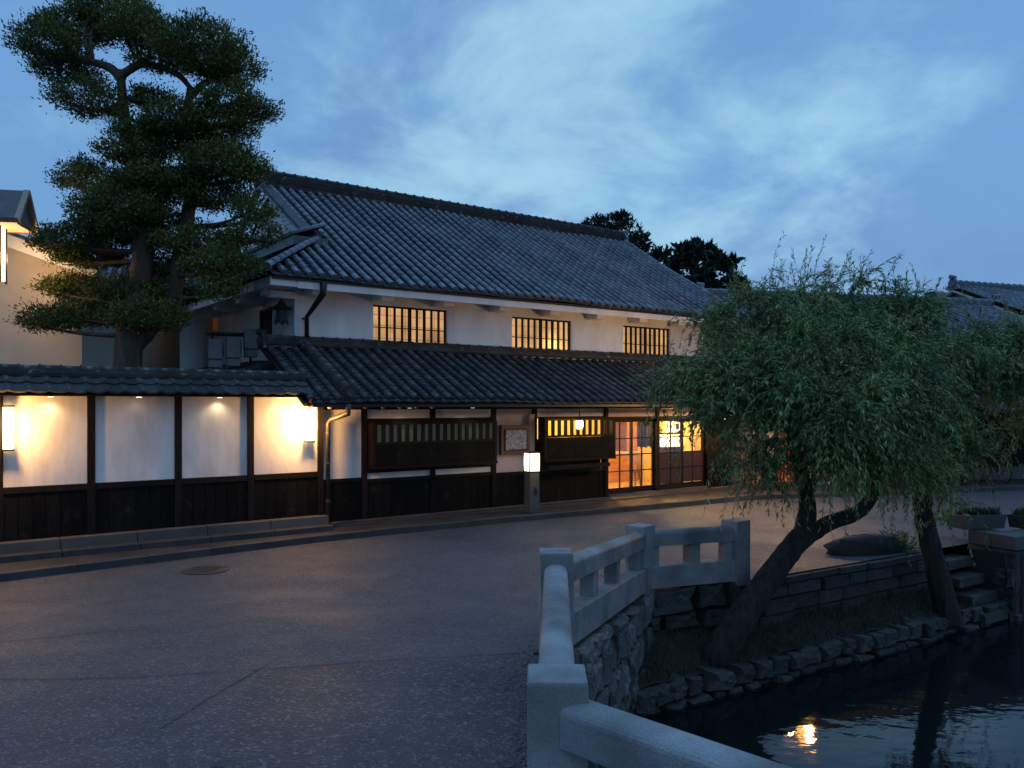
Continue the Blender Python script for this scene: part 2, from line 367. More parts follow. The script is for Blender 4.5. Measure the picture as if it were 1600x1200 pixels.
ground_patch('asphalt_patch', [gp(405, 1050), gp(520, 1042), gp(640, 1034), gp(770, 1027), gp(812, 1024), gp(812, 1090), gp(805, 1200), gp(600, 1205), gp(330, 1200), gp(345, 1160), gp(372, 1100)], M_patch)
0 and ground_patch('asphalt_patch', [gp(600, 985), gp(605, 950), gp(640, 925), gp(700, 912), gp(760, 915), gp(790, 935), gp(770, 975), gp(720, 995), gp(650, 1000)], M_patch, 0.005)

# loose gravel along the foot of the parapet
rg = np.random.default_rng(4)
def scatter_pebbles(n, fn, m, smin, smax):
    vs = []; fs = []
    oct_ = np.array([(1, 0, 0), (0, 1, 0), (-1, 0, 0), (0, -1, 0), (0, 0, .7), (0, 0, -.3)])
    tri = np.array([(0, 1, 4), (1, 2, 4), (2, 3, 4), (3, 0, 4), (1, 0, 5), (2, 1, 5), (3, 2, 5), (0, 3, 5)])
    for i in range(n):
        x, y = fn(); s = rg.uniform(smin, smax); a = rg.uniform(0, 6.3); c, q = math.cos(a), math.sin(a)
        v = oct_ * (s, s * rg.uniform(.5, 1), s * rg.uniform(.5, .9)); v = np.stack([v[:, 0] * c - v[:, 1] * q, v[:, 0] * q + v[:, 1] * c, v[:, 2]], 1) + (x, y, gz(x, y) + 0.002)
        fs.append(tri + len(vs) * 6); vs.append(v)
    return np_mesh('gravel', np.concatenate(vs), np.concatenate(fs), m)
def _g1():
    y = rg.uniform(3.8, 10.3); return edge(y) - 0.16 - abs(rg.normal(0, 0.16)), y
M_peb = mat('pebble', (0.20, 0.19, 0.18), 0.7, (0.07, 0.07, 0.07), 30, rnd=0.5)
tag(link('gravel', scatter_pebbles(900, _g1, M_peb, 0.006, 0.016)), 'loose gravel gathered along the foot of the granite parapet', 'gravel', kind='stuff')

# kerb and pavement along the houses
KERB = [V(-16.5, 2.2), V(-6.93, 11.09), V(-3.35, 14.29), V(0, 16.70), V(2.90, 18.56), V(6.04, 20.62), V(11.75, 22.1), V(14, 22.9), V(26, 27.0)]
HA = math.radians(36.5); E2 = V(math.cos(HA), math.sin(HA)); N2 = V(-math.sin(HA), math.cos(HA)); A0 = V(-3.66, 15.57)
M_pave = mat('pavement_concrete', (0.060, 0.054, 0.048), 0.5, (0.028, 0.025, 0.023), 1.3, detail=8, bump=0.25, bscale=40, spots=((0.15, 0.14, 0.13), 60, 0.6, 0.7, 0.4))
M_kerb = mat('kerb_granite', (0.050, 0.047, 0.045), 0.65, (0.026, 0.024, 0.023), 2.5, bump=0.25, bscale=60, rnd=0.15)
def inland(p, d=6.0): return p + N2 * d
def offset_poly(P, d):
    out = []
    for i, p in enumerate(P):
        t = (P[min(i + 1, len(P) - 1)] - P[max(i - 1, 0)]).normalized(); out.append(p + V(-t.y, t.x) * d)
    return out
K2 = offset_poly(KERB, 0.13)
pav = MB()
for a, b in zip(K2, K2[1:]):
    i0, i1 = inland(a), inland(b)
    pav.add([(*a, 0.098), (*b, 0.098), (*i1, 0.125), (*i0, 0.125)], [(0, 1, 2, 3)])
pavement = tag(pav.build('pavement', M_pave), kind='structure')
for a, b in zip(KERB, KERB[1:]):
    L_ = (b - a).length; k = max(1, round(L_ / 0.95)); d = (b - a).normalized(); s = V(-d.y, d.x)
    for i in range(k):
        p, q = a + d * (L_ * i / k + 0.004), a + d * (L_ * (i + 1) / k - 0.004)
        h = 0.118 + R.uniform(-.006, .006)
        m_ = MB(); f0, f1, r0, r1 = p, q, p + s * 0.135, q + s * 0.135
        m_.add([(*f0, -.05), (*f1, -.05), (*r1, -.05), (*r0, -.05), (*f0, h - .012), (*f1, h - .012), (*r1, h), (*r0, h), (*(f0 + s * .014), h), (*(f1 + s * .014), h)],
               [(0, 1, 5, 4), (4, 5, 9, 8), (8, 9, 6, 7), (3, 7, 6, 2), (1, 2, 6, 9, 5), (0, 4, 8, 7, 3)])
        m_.build('kerb_stone', M_kerb, pavement)

# manhole cover set in the road
mx_, my_ = gp(321, 891)
mh = tag(MB().lathe([(0.33, 0.0), (0.335, 0.008), (0.30, 0.010), (0.295, 0.004), (0.285, 0.009), (0.0, 0.010)], (0, 0, 0), 32).build('manhole_cover', M_iron, M=Matrix.Translation((mx_, my_, gz(mx_, my_) + 0.001))), 'round dark iron manhole cover in the road near the kerb', 'manhole cover')
for i in range(-3, 4):
    for k in range(-3, 4):
        if i * i + k * k <= 8: MB().box(i * .075 - .026, i * .075 + .026, k * .075 - .026, k * .075 + .026, 0.0, 0.014).build('stud', M_iron, mh)

# water
def water_mat():
    m = bpy.data.materials.new('canal_water'); m.use_nodes = True; nt = m.node_tree; p = nt.nodes['Principled BSDF']
    p.inputs['Base Color'].default_value = (0.006, 0.009, 0.010, 1); p.inputs['Roughness'].default_value = 0.035; p.inputs['IOR'].default_value = 1.33
    t = nt.nodes.new('ShaderNodeTexCoord'); mp = nt.nodes.new('ShaderNodeMapping'); mp.inputs['Scale'].default_value = (1.0, 1.6, 1); mp.inputs['Rotation'].default_value = (0, 0, 0.5); nt.links.new(t.outputs['Object'], mp.inputs[0])
    n = nt.nodes.new('ShaderNodeTexNoise'); n.inputs['Scale'].default_value = 2.6; n.inputs['Detail'].default_value = 3; nt.links.new(mp.outputs[0], n.inputs['Vector'])
    b = nt.nodes.new('ShaderNodeBump'); b.inputs['Strength'].default_value = 0.075; b.inputs['Distance'].default_value = 0.045; nt.links.new(n.outputs['Fac'], b.inputs['Height']); nt.links.new(b.outputs[0], p.inputs['Normal'])
    return m
M_water = water_mat()
tag(MB().add([(-3, -60, WATER), (120, -60, WATER), (120, 60, WATER), (-3, 60, WATER)], [(0, 1, 2, 3)]).build('canal_water', M_water), kind='structure')

# ---------------------------------------------------------------- stonework of the canal
def stone_variant(seed):
    r = random.Random(seed); b = MB(); n = 8
    ang = [(-.5, -.5), (0, -.5), (.5, -.5), (.5, 0), (.5, .5), (0, .5), (-.5, .5), (-.5, 0)]
    ring = [(x * r.uniform(.72, 1.04), z * r.uniform(.74, 1.06)) for x, z in ang]
    inn = [(x * r.uniform(.76, .90), z * r.uniform(.74, .9)) for x, z in ring]
    vs = [(x, .5, z) for x, z in ring] + [(x, -.38 + r.uniform(-.06, .06), z) for x, z in ring] + [(x, -.5 + r.uniform(-.07, .12), z) for x, z in inn] + [(r.uniform(-.1, .1), -.52 + r.uniform(-.05, .06), r.uniform(-.1, .1))]
    fs = []
    for i in range(n):
        j = (i + 1) % n
        fs += [(i, j, n + j, n + i), (n + i, n + j, 2 * n + j, 2 * n + i), (2 * n + i, 2 * n + j, 3 * n)]
    b.add(vs, fs); return b
STONES = {m.name: [stone_variant(s).mesh('stone', m) for s in range(10)] for m in (M_stone, M_stoned)}
def block_variant(seed):
    r = random.Random(seed); q = lambda a: a + r.uniform(-.02, .02)
    b = MB(); o_ = [(-.5, -.5), (.5, -.5), (.5, .5), (-.5, .5)]
    vs = [(x, .5, z) for x, z in o_] + [(x, -.40, z) for x, z in o_] + [(q(x * .93), q(-.5), q(z * .88)) for x, z in o_]
    fs = [(8, 9, 10, 11)]
    for i in range(4): j = (i + 1) % 4; fs += [(i, j, 4 + j, 4 + i), (4 + i, 4 + j, 8 + j, 8 + i)]
    return b.add(vs, fs)
BLOCKS = {m.name: [block_variant(s).mesh('stone', m) for s in range(6)] for m in (M_stone, M_stoned, M_granitd)}
def stone_face(parent, a, b, zb, zt, ch, ln, variants, depth=0.3, gap=0.014, seed=1, jit=0.02, tilt=0.05, name='stone'):
    'courses of stones facing right of a->b; zb, zt are functions of the fraction along'
    r = random.Random(seed); a = Vector(a); b = Vector(b); L_ = (b - a).length; d = (b - a).normalized(); rz = math.atan2(d.y, d.x)
    zmin = min(zb(0), zb(1)); zmax = max(zt(0), zt(1)); z = zmin; c = 0
    while z < zmax - 0.03:
        h = ch * r.uniform(0.8, 1.25)
        if zmax - z - h < ch * 0.4: h = zmax - z
        x = -r.uniform(0, ln * 0.6)
        while x < L_:
            l = ln * r.uniform(0.65, 1.4); x0 = max(0, x); x1 = min(L_, x + l); x += l
            if x1 - x0 < 0.06: continue
            f = (x0 + x1) / 2 / L_; top = min(z + h, zt(f)); bot = max(z, zb(f))
            if top - bot < 0.05: continue
            p = a + d * (x0 + x1) / 2
            M = Matrix.Translation((p.x, p.y, (bot + top) / 2)) @ Matrix.Rotation(rz, 4, 'Z') @ Matrix.Rotation(r.uniform(-tilt, tilt), 4, 'Y') @ Matrix.Translation((0, depth / 2 - r.uniform(0, jit * 2), 0)) @ Matrix.Diagonal((x1 - x0 - gap, depth, top - bot - gap, 1))
            link(name, variants[r.randrange(len(variants))], parent, M)
        z += h; c += 1
def wall_core(parent, a, b, zb, zt, inset, thick, m=M_mortar, name='core'):
    a = Vector(a); b = Vector(b); d = (b - a).normalized(); s = V(-d.y, d.x)
    q = [a + s * inset, b + s * inset, b + s * (inset + thick), a + s * (inset + thick)]
    mb = MB().add([(*p, zb) for p in q] + [(*q[0], zt[0]), (*q[1], zt[1]), (*q[2], zt[1]), (*q[3], zt[0])], [(3, 2, 1, 0), (4, 5, 6, 7), (0, 1, 5, 4), (1, 2, 6, 5), (2, 3, 7, 6), (3, 0, 4, 7)])
    return mb.build(name, m, parent)
# abutment under the sloping parapet
ab = empty('bridge_abutment', (0, 0, 0), 0, 'rough rubble stone abutment under the sloping granite parapet, beside the canal', 'stone wall')
o1 = V(0.12, -0.03)
wall_core(ab, P2 + o1, P3 + o1, -1.7, (0.30, 0.03), 0.12, 0.2)
stone_face(ab, P2 + o1, P3 + o1, lambda f: -1.25, lambda f: 0.36 - 0.33 * sstep(-0.3, 1.1, f), 0.30, 0.34, STONES['wall_stone'], 0.26, 0.012, 11, 0.05, 0.28)
wall_core(ab, P1 + V(.16, 0), P2 + V(.16, 0), -1.7, (0.32, 0.30), 0.0, 0.2)
wall_core(ab, P0 + V(.1, .1), P1 + V(.1, .1), -1.7, (0.32, 0.32), 0.0, 0.2)
# upper retaining wall of the bank: squared blocks in courses
rw = empty('retaining_wall', (0, 0, 0), 0, 'dark coursed block retaining wall between the road edge and the mossy ledge', 'stone wall')
S_END = 7.0
u0 = P3 + V(0.12, -0.02); u1 = UP + BD * 2.35; u2 = UP + BD * S_END
zb_ = lambda f: -0.75
wall_core(rw, u0, u1, -1.6, (-0.02, -0.02), 0.2, 0.25); wall_core(rw, u1, u2, -1.6, (-0.02, -0.02), 0.2, 0.25)
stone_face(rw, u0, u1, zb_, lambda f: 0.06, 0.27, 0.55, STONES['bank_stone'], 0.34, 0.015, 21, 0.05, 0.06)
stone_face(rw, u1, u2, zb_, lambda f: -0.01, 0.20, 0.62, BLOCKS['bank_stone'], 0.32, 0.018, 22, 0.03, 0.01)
# ledge and its low revetment
r0 = REV - BD * 0.35; r1 = V(8.05, 13.4)
bank = MB(); K_ = 40; J_ = 6
def bankz(s, q): return -0.83 + 0.30 * sstep(0, 1, q) + 0.03 * math.sin(s * 3.1 + q * 4) + 0.02 * math.sin(s * 7.7)
gv = []
for i in range(K_ + 1):
    s_ = -0.35 + 8.2 * i / K_
    for j in range(J_ + 1):
        q = j / J_; p = REV + BD * s_ + BN * (0.06 + q * 0.78); gv.append((p.x, p.y, bankz(s_, q)))
gf = [(i * (J_ + 1) + j, (i + 1) * (J_ + 1) + j, (i + 1) * (J_ + 1) + j + 1, i * (J_ + 1) + j + 1) for i in range(K_) for j in range(J_)]
tag(link('grass_bank', np_mesh('grass_bank', gv, gf, M_moss, True)), kind='structure')
rv = empty('revetment', (0, 0, 0), 0, 'low row of rough stones holding the mossy ledge just above the water', 'stone wall')
wall_core(rv, r0, r1, -1.7, (-0.88, -0.88), 0.14, 0.3)
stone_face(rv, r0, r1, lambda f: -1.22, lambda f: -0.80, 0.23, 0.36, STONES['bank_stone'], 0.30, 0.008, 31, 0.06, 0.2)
# sparse grass on the ledge
def blades(n, fn, h0, h1, m, name, w=0.006, lean=0.5):
    base_ = np.zeros((n * 4, 3), np.float32); F = np.zeros((n, 4), np.int32)
    for i in range(n):
        x, y, z = fn(); a = rg.uniform(0, 6.3); h = rg.uniform(h0, h1); l = rg.uniform(0, lean) * h; c, s = math.cos(a), math.sin(a); b = rg.uniform(0, 6.3)
        base_[4 * i] = (x - c * w, y - s * w, z); base_[4 * i + 1] = (x + c * w, y + s * w, z)
        base_[4 * i + 2] = (x + c * w * .3 + l * math.cos(b), y + s * w * .3 + l * math.sin(b), z + h); base_[4 * i + 3] = (x - c * w * .3 + l * math.cos(b), y - s * w * .3 + l * math.sin(b), z + h)
        F[i] = (4 * i, 4 * i + 1, 4 * i + 2, 4 * i + 3)
    return np_mesh(name, base_, F, m)
def _gb():
    s_ = rg.uniform(-.2, 7.6); q = rg.uniform(0, 1) ** 1.3; p = REV + BD * s_ + BN * (0.08 + q * .7); return p.x, p.y, bankz(s_, q) - 0.01
tag(link('grass', blades(5200, _gb, 0.03, 0.10, M_grass, 'grass')), 'short sparse grass and moss on the ledge above the water', 'grass', kind='stuff')

# pier of blocks beyond the steps, with its coping
pier = empty('canal_pier', (0, 0, 0), 0, 'block stone pier with pale coping beside the steps, carrying planters', 'stone wall')
c0 = UP + BD * 7.95; c1 = V(8.12, 13.22); c2 = c1 + BD * 9
def facing(a, b):   # stones face right of a->b
    return a, b
wall_core(pier, c0, c1, -1.7, (-0.02, -0.02), 0.16, 0.3); wall_core(pier, c1, c2, -1.7, (-0.02, -0.02), 0.16, 0.6)
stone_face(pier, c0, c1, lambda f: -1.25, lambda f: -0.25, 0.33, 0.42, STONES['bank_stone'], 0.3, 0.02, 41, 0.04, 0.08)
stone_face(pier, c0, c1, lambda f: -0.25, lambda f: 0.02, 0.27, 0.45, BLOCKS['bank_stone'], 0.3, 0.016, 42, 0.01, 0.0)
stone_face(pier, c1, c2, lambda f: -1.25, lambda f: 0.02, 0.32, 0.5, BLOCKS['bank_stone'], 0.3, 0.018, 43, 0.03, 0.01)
def coping(a, b, k):
    d = (b - a).normalized(); s = V(-d.y, d.x); L_ = (b - a).length
    for i in range(k):
        p = a + d * (L_ * i / k + .006) - s * 0.03; q = a + d * (L_ * (i + 1) / k - .006) - s * 0.03
        MB().add([(*p, .03), (*q, .03), (*(q + s * .45), .03), (*(p + s * .45), .03), (*p, .26), (*q, .26), (*(q + s * .45), .26), (*(p + s * .45), .26)], [(3, 2, 1, 0), (4, 5, 6, 7), (0, 1, 5, 4), (1, 2, 6, 5), (2, 3, 7, 6), (3, 0, 4, 7)]).build('coping_stone', M_granitd, pier, bevel=0.012)
coping(c0 + BD * 0.05, c1 + BD * .05, 2); coping(c1 + BD * .5, c2, 8)
MB().add([(*(c0 + BD * .3), .012), (*(c1 + BD * .3), .012), (*(c2 + BN * .2), .012), (*(c2 + BN * 1.4), .012)], [(0, 1, 2, 3)]).build('top', M_pave, pier)
# stone steps going down to the water
st = empty('stone_steps', (0, 0, 0), 0, 'rough stone slab steps going down to the water between willow and pier', 'steps')
for i in range(4):
    z = -0.16 - 0.25 * i; p = UP + BD * 7.45 - BN * (0.02 + 0.20 * i)
    q = [p - BD * .42 + BD * R.uniform(-.05, .05), p + BD * .40 + BD * R.uniform(-.04, .04)]
    m_ = MB().add([(*(q[0] - BN * .17), z - .16), (*(q[1] - BN * .15), z - .16), (*(q[1] + BN * .2), z - .16), (*(q[0] + BN * .2), z - .16), (*(q[0] - BN * .16), z), (*(q[1] - BN * .14), z), (*(q[1] + BN * .2), z), (*(q[0] + BN * .2), z)],
                  [(3, 2, 1, 0), (4, 5, 6, 7), (0, 1, 5, 4), (1, 2, 6, 5), (2, 3, 7, 6), (3, 0, 4, 7)])
    m_.build('step', M_stoned, st, bevel=0.02)

# ---------------------------------------------------------------- granite parapet
bal = empty('granite_parapet', (P2.x, P2.y, 0), 0, 'pale granite parapet with square posts and round-topped rails along the canal', 'parapet')
bal.location = (0, 0, 0)
TOP = {0: 1.18, 1: 1.18, 2: 1.18, 3: 0.872, 4: 0.846}
PW = 0.27
def post(P, top, rz, base, w=PW):
    h = w / 2
    o = MB().add([(x * h, y * h, z) for z in (base, top - .02) for x, y in ((-1, -1), (1, -1), (1, 1), (-1, 1))] + [(x * (h - .004), y * (h - .004), top) for x, y in ((-1, -1), (1, -1), (1, 1), (-1, 1))],
                 [(3, 2, 1, 0), (0, 1, 5, 4), (1, 2, 6, 5), (2, 3, 7, 6), (3, 0, 4, 7), (4, 5, 9, 8), (5, 6, 10, 9), (6, 7, 11, 10), (7, 4, 8, 11), (8, 9, 10, 11)]).build('post', M_granite, bal, bevel=0.008, M=Matrix.Translation((P.x, P.y, 0)) @ Matrix.Rotation(rz, 4, 'Z'))
    return o
post(P0, TOP[0], math.radians(-45), 0.05); post(P1, TOP[1], math.radians(-1.5), 0.05); post(P2, TOP[2], math.radians(2), 0.1)
post(P3, TOP[3], math.radians(48), -0.02); post(P4, TOP[4], math.radians(36), -0.02)
RW = 0.19
railp = [(-RW / 2, -.20), (RW / 2, -.20), (RW / 2, -.055)] + [(RW / 2 * math.cos(a), -.055 + .055 * math.sin(a)) for a in [math.pi * k / 12 for k in range(1, 12)]] + [(-RW / 2, -.055)]
railp = railp[::-1]
def rail(Pa, Pb, za, zb2, fr, slab_h=0.28, gap=0.25, rw=RW):
    a = V(Pa.x, Pa.y, za); b = V(Pb.x, Pb.y, zb2); d = (b - a).normalized(); flat = V(d.x, d.y, 0).normalized()
    MB().sweep(railp, a + flat * .10, b - flat * .10).build('rail', M_granite, bal, bevel=0.004)
    drop = .20 + gap; bt = -drop
    s0, s1 = a + V(0, 0, bt - slab_h / 2), b + V(0, 0, bt - slab_h / 2)
    MB().bar(s0 + flat * .08, s1 - flat * .08, 0.24, slab_h).build('base_slab', M_granite, bal, bevel=0.008)
    for f in fr:
        c = a.lerp(b, f); w = 0.09; ww = 0.072
        side = V(-flat.y, flat.x, 0); sl = V(d.x, d.y, d.z) * (1 / math.hypot(d.x, d.y))
        vs = [c + sl * (i * w) + side * (j * ww) + V(0, 0, z) for z in (bt - .005, -.195) for i, j in ((-1, -1), (1, -1), (1, 1), (-1, 1))]
        MB().add(vs, [(3, 2, 1, 0), (4, 5, 6, 7), (0, 1, 5, 4), (1, 2, 6, 5), (2, 3, 7, 6), (3, 0, 4, 7)]).build('baluster', M_granite, bal, bevel=0.006)
rail(P0, P1, 1.09, 1.09, (.25, .75)); rail(P1, P2, 1.09, 1.09, (.2, .5, .8)); rail(P2, P3, 1.09, .80, (.06, .30, .57, .91)); rail(P3, P4, .80, .775, (.10, .52, .90))

# ---------------------------------------------------------------- things on the bank
def boulder(name, c, rx, ry, rz_, m, seed, label):
    r = random.Random(seed); vs = []; n, k = 14, 7
    for i in range(k + 1):
        ph = -.35 + (math.pi / 2 + .35) * i / k
        for j in range(n):
            a = 2 * math.pi * j / n; f = 1 + .12 * math.sin(2 * a + seed) + .10 * math.sin(3 * a + 2 * i) + r.uniform(-.05, .05)
            vs.append((rx * f * abs(math.cos(ph)) ** .55 * math.cos(a), ry * f * abs(math.cos(ph)) ** .55 * math.sin(a), rz_ * math.sin(ph) * (1 + r.uniform(-.05, .05))))
    fs = [(i * n + j, i * n + (j + 1) % n, (i + 1) * n + (j + 1) % n, (i + 1) * n + j) for i in range(k) for j in range(n)]
    o = link(name, np_mesh(name, vs, fs, m, False), None, Matrix.Translation(c) @ Matrix.Rotation(0.45, 4, 'Z'))
    return tag(o, label, 'boulder')
boulder('boulder', (5.75, 13.35, 0.02), 0.74, 0.30, 0.26, M_stoned, 3, 'long low dark boulder on the road edge under the willow')
def planter(name, c, rz, L_, w, h, m, label, leaf=True):
    e = empty(name, c, rz, label, 'planter')
    t = .03; a = MB()
    pr = [(-L_ / 2, -w / 2), (L_ / 2, -w / 2), (L_ / 2, w / 2), (-L_ / 2, w / 2)]
    vs = [(x * .92, y * .86, 0) for x, y in pr] + [(x, y, h) for x, y in pr] + [(x * .94, y * .82, h) for x, y in pr] + [(x * .9, y * .76, h - .05) for x, y in pr]
    fs = [(3, 2, 1, 0)]
    for k in (0, 4, 8):
        for i in range(4): j = (i + 1) % 4; fs.append((k + i, k + j, k + 4 + j, k + 4 + i))
    a.add(vs, fs).build('trough', m, e, bevel=0.006)
    MB().add([(x * .9, y * .76, h - .04) for x, y in pr], [(0, 1, 2, 3)]).build('soil', M_mortar, e)
    def fn(): return rg.uniform(-L_ * .42, L_ * .42), rg.uniform(-w * .34, w * .34), h - .04
    b_ = link('foliage', blades(420, fn, .05, .17, M_grass, 'foliage', .014, 1.0), e)
    return e
planter('planter', (8.05, 14.15, 0.27), math.radians(10), 0.85, 0.34, 0.24, M_granitd, 'pale tapered trough planter with low green plants on the pier')
planter('planter', (9.1, 14.35, 0.27), math.radians(32), 0.95, 0.36, 0.22, M_stoned, 'dark stone trough planter at the corner of the pier')
# ---------------------------------------------------------------- tiled roofs
def cover_tile_mesh(r=0.078, L_=0.30, n=6, m=M_tile, cap=False):
    vs = []; fs = []
    for y, rr, dz in ((0.0, r, 0.0), (L_ * .9, r * .965, -.003)):
        for k in range(n + 1):
            a = math.pi * k / n; vs.append((rr * math.cos(a), y, rr * math.sin(a) * .95 + dz))
    for k in range(n): fs.append((k, k + 1, n + 2 + k, n + 1 + k))
    if cap:
        c = len(vs)
        for k in range(10):
            a = 2 * math.pi * k / 10; vs.append((r * 1.08 * math.cos(a), -.012, r * 1.08 * math.sin(a) * .98 + .004))
        for k in range(10):
            a = 2 * math.pi * k / 10; vs.append((r * 1.08 * math.cos(a), .03, r * 1.08 * math.sin(a) * .98 + .004))
        fs.append(tuple(c + k for k in range(10)))
        for k in range(10): fs.append((c + (k + 1) % 10, c + k, c + 10 + k, c + 10 + (k + 1) % 10))
    else:
        fs.append(tuple(range(n, -1, -1)))
    me = bpy.data.meshes.new('cover_tile'); me.from_pydata(vs, [], fs); me.update(); me.materials.append(m)
    for p in me.polygons: p.use_smooth = len(p.vertices) == 4
    return me
def apply_m(M, co):
    A = np.array(M); return co @ A[:3, :3].T + A[:3, 3]
def tile_slope(parent, O, U, Wd, us, lo, hi, m, mpan, r=0.066, step=0.27, n_ind=300, pan_step=0.15, root=None, seed=1, lift=0.03, capped=True, name='roof_tile', dip=0.035):
    'rolls of cover tiles at u in us, from lo(u) to hi(u) up the slope, with stepped pan tiles between'
    rr = random.Random(seed); O = Vector(O); U = Vector(U).normalized(); Wd = Vector(Wd).normalized(); Nn = U.cross(Wd).normalized()
    F = Matrix((U, Wd, Nn)).transposed().to_4x4()
    plain = cover_tile_mesh(r, step * 1.12, 6, m); capm = cover_tile_mesh(r, step * 1.12, 6, m, capped)
    spots = []
    wob = lambda u, y: .022 * math.sin(u * .8 + seed) + .012 * math.sin(u * 2.1 + y * 1.3) - .03 * math.sin(min(1, y / 6) * math.pi)
    RM = root.matrix_basis if root else Matrix()
    for u in us:
        a, b = lo(u), hi(u); k = 0; y = a; du = rr.uniform(-.006, .006)
        while y < b - 0.05:
            M = Matrix.Translation(O + U * (u + du + rr.uniform(-.003, .003)) + Wd * y + Nn * (lift + wob(u, y) + rr.uniform(-.002, .003))) @ F @ Matrix.Rotation(rr.uniform(-.014, .014), 4, 'Z') @ Matrix.Rotation(rr.uniform(-.006, .006), 4, 'X')
            if b - y < step: M = M @ Matrix.Diagonal((1, max(.25, (b - y) / step), 1, 1))
            d = (RM @ M.translation - cam.location).length
            spots.append((d, k == 0, M)); y += step; k += 1
    spots.sort(key=lambda q: q[0])
    for d, c, M in spots[:n_ind]: link(name, capm if c else plain, parent, M)
    rest = spots[n_ind:]
    if rest:
        VV = []; FF = []; b0 = 0
        src = {}
        for key, me in ((True, capm), (False, plain)):
            co = np.empty(len(me.vertices) * 3, np.float32); me.vertices.foreach_get('co', co); src[key] = (co.reshape(-1, 3), [tuple(p.vertices) for p in me.polygons])
        vs = []; fs = []
        for d, c, M in rest:
            co, pf = src[c]; vs.append(apply_m(M, co)); fs += [tuple(i + b0 for i in f) for f in pf]; b0 += len(co)
        me = bpy.data.meshes.new('roof_tiles'); me.from_pydata(np.concatenate(vs).tolist(), [], fs); me.update(); me.materials.append(m)
        for p in me.polygons: p.use_smooth = len(p.vertices) == 4
        o = link('roof_tiles', me, parent); o['kind'] = 'stuff'
    # pan tiles
    if mpan:
        us = list(us); vs = []; fs = []; b0 = 0
        xs = (-.5, -.25, 0, .25, .5)
        for u0, u1 in zip(us, us[1:]):
            p = u1 - u0; uc = (u0 + u1) / 2; a = max(lo(u0), lo(u1)) + .0; b = max(min(hi(u0), hi(u1)), min(hi(uc), max(hi(u0), hi(u1)))); y = a - .03
            while y < b:
                y1 = min(y + pan_step, b + .02); j = rr.uniform(-.004, .004)
                for yy, h in ((y, -.01), (y, .022 + j), (y1, .0 + j)):
                    for x in xs: vs.append(O + U * (uc + x * p) + Wd * yy + Nn * (h + dip * (4 * x * x - 1) * .8 + .012 + wob(uc + x * p, yy)))
                for q in range(2):
                    for k in range(4): i0 = b0 + q * 5 + k; fs.append((i0, i0 + 1, i0 + 6, i0 + 5))
                b0 += 15; y = y1
        o = link('pan_tiles', np_mesh('pan_tiles', [tuple(v) for v in vs], fs, mpan), parent); o['kind'] = 'stuff'

def ridge(parent, a, b, m, w=0.34, courses=4, ch=0.055, cap_r=0.085, seg=0.30, n_obj=True, flare=0.0):
    'stack of flat ridge tiles with a round capping along a-b'
    a = Vector(a); b = Vector(b); d = (b - a).normalized(); L_ = (b - a).length; z = 0
    for k in range(courses):
        ww = w - k * 0.035
        MB().bar(a + V(0, 0, z + ch * .5 - .004), b + V(0, 0, z + ch * .5 - .004), ww, ch * .72).build('ridge_course', m, parent)
        MB().bar(a + V(0, 0, z + ch * .95), b + V(0, 0, z + ch * .95), ww - .06, ch * .5).build('ridge_bed', M_granitd if k == 0 else m, parent)
        z += ch
    k = max(1, round(L_ / seg)); st_ = L_ / k
    sd = d.cross(V(0, 0, 1)).normalized(); up = sd.cross(d).normalized()
    F = Matrix((sd, d, up)).transposed().to_4x4()
    vs = []; fs = []; n = 8; prof = ((0, cap_r * 1.22), (.03, cap_r * 1.22), (.032, cap_r), (st_ * .99, cap_r * .97))
    for y, r in prof:
        for q in range(n + 1): t = math.pi * q / n; vs.append((r * math.cos(t), y, r * math.sin(t)))
    for i in range(len(prof) - 1):
        for q in range(n): o_ = i * (n + 1) + q; fs.append((o_, o_ + 1, o_ + n + 2, o_ + n + 1))
    fs.append(tuple(range(n, -1, -1)))
    me = bpy.data.meshes.new('ridge_tile'); me.from_pydata(vs, [], fs); me.update(); me.materials.append(m)
    for i in range(k):
        link('ridge_tile', me, parent, Matrix.Translation(a + d * (st_ * i) + V(0, 0, z + .01 + R.uniform(-.004, .004))) @ F)
    return z
def oni(parent, c, rz, s, m, disc=True):
    'ornamental ridge end: shouldered plate with a round boss'
    pr = [(-.5, 0), (.5, 0), (.46, .18), (.34, .30), (.36, .50), (.24, .66), (.14, .80), (-.14, .80), (-.24, .66), (-.36, .50), (-.34, .30), (-.46, .18)]
    M = Matrix.Translation(c) @ Matrix.Rotation(rz, 4, 'Z')
    o = MB().sweep([(x * s, y * s) for x, y in pr], (0, -.05 * s, 0), (0, .12 * s, 0)).build('ridge_end', m, parent, M=M, bevel=.01)
    MB().tube([(0, -.16 * s, .34 * s), (0, 0, .34 * s)], [.20 * s, .22 * s], 14).build('boss', m, parent, M=M)
    MB().tube([(0, -.22 * s, .84 * s), (0, .2 * s, .80 * s)], [.15 * s, .15 * s], 12).build('finial', m, parent, M=M)

# ---------------------------------------------------------------- the inn
inn = empty('inn', (A0.x, A0.y, 0), HA, 'two-storey white plaster inn with grey tiled roofs, black lattice bays and lit windows', 'building')
bpy.context.view_layer.update()
EV = 1.44                       # upper wall stands back behind the ground-floor wall
def wall_panel(mb, t0, t1, z0, z1, s0, s1, holes):
    'wall slab along t with rectangular holes (ta, tb, za, zb), sorted'
    x = t0
    for (a, b, c, d) in holes:
        mb.box(x, a, s0, s1, z0, z1); mb.box(a, b, s0, s1, z0, c); mb.box(a, b, s0, s1, d, z1); x = b
    mb.box(x, t1, s0, s1, z0, z1)
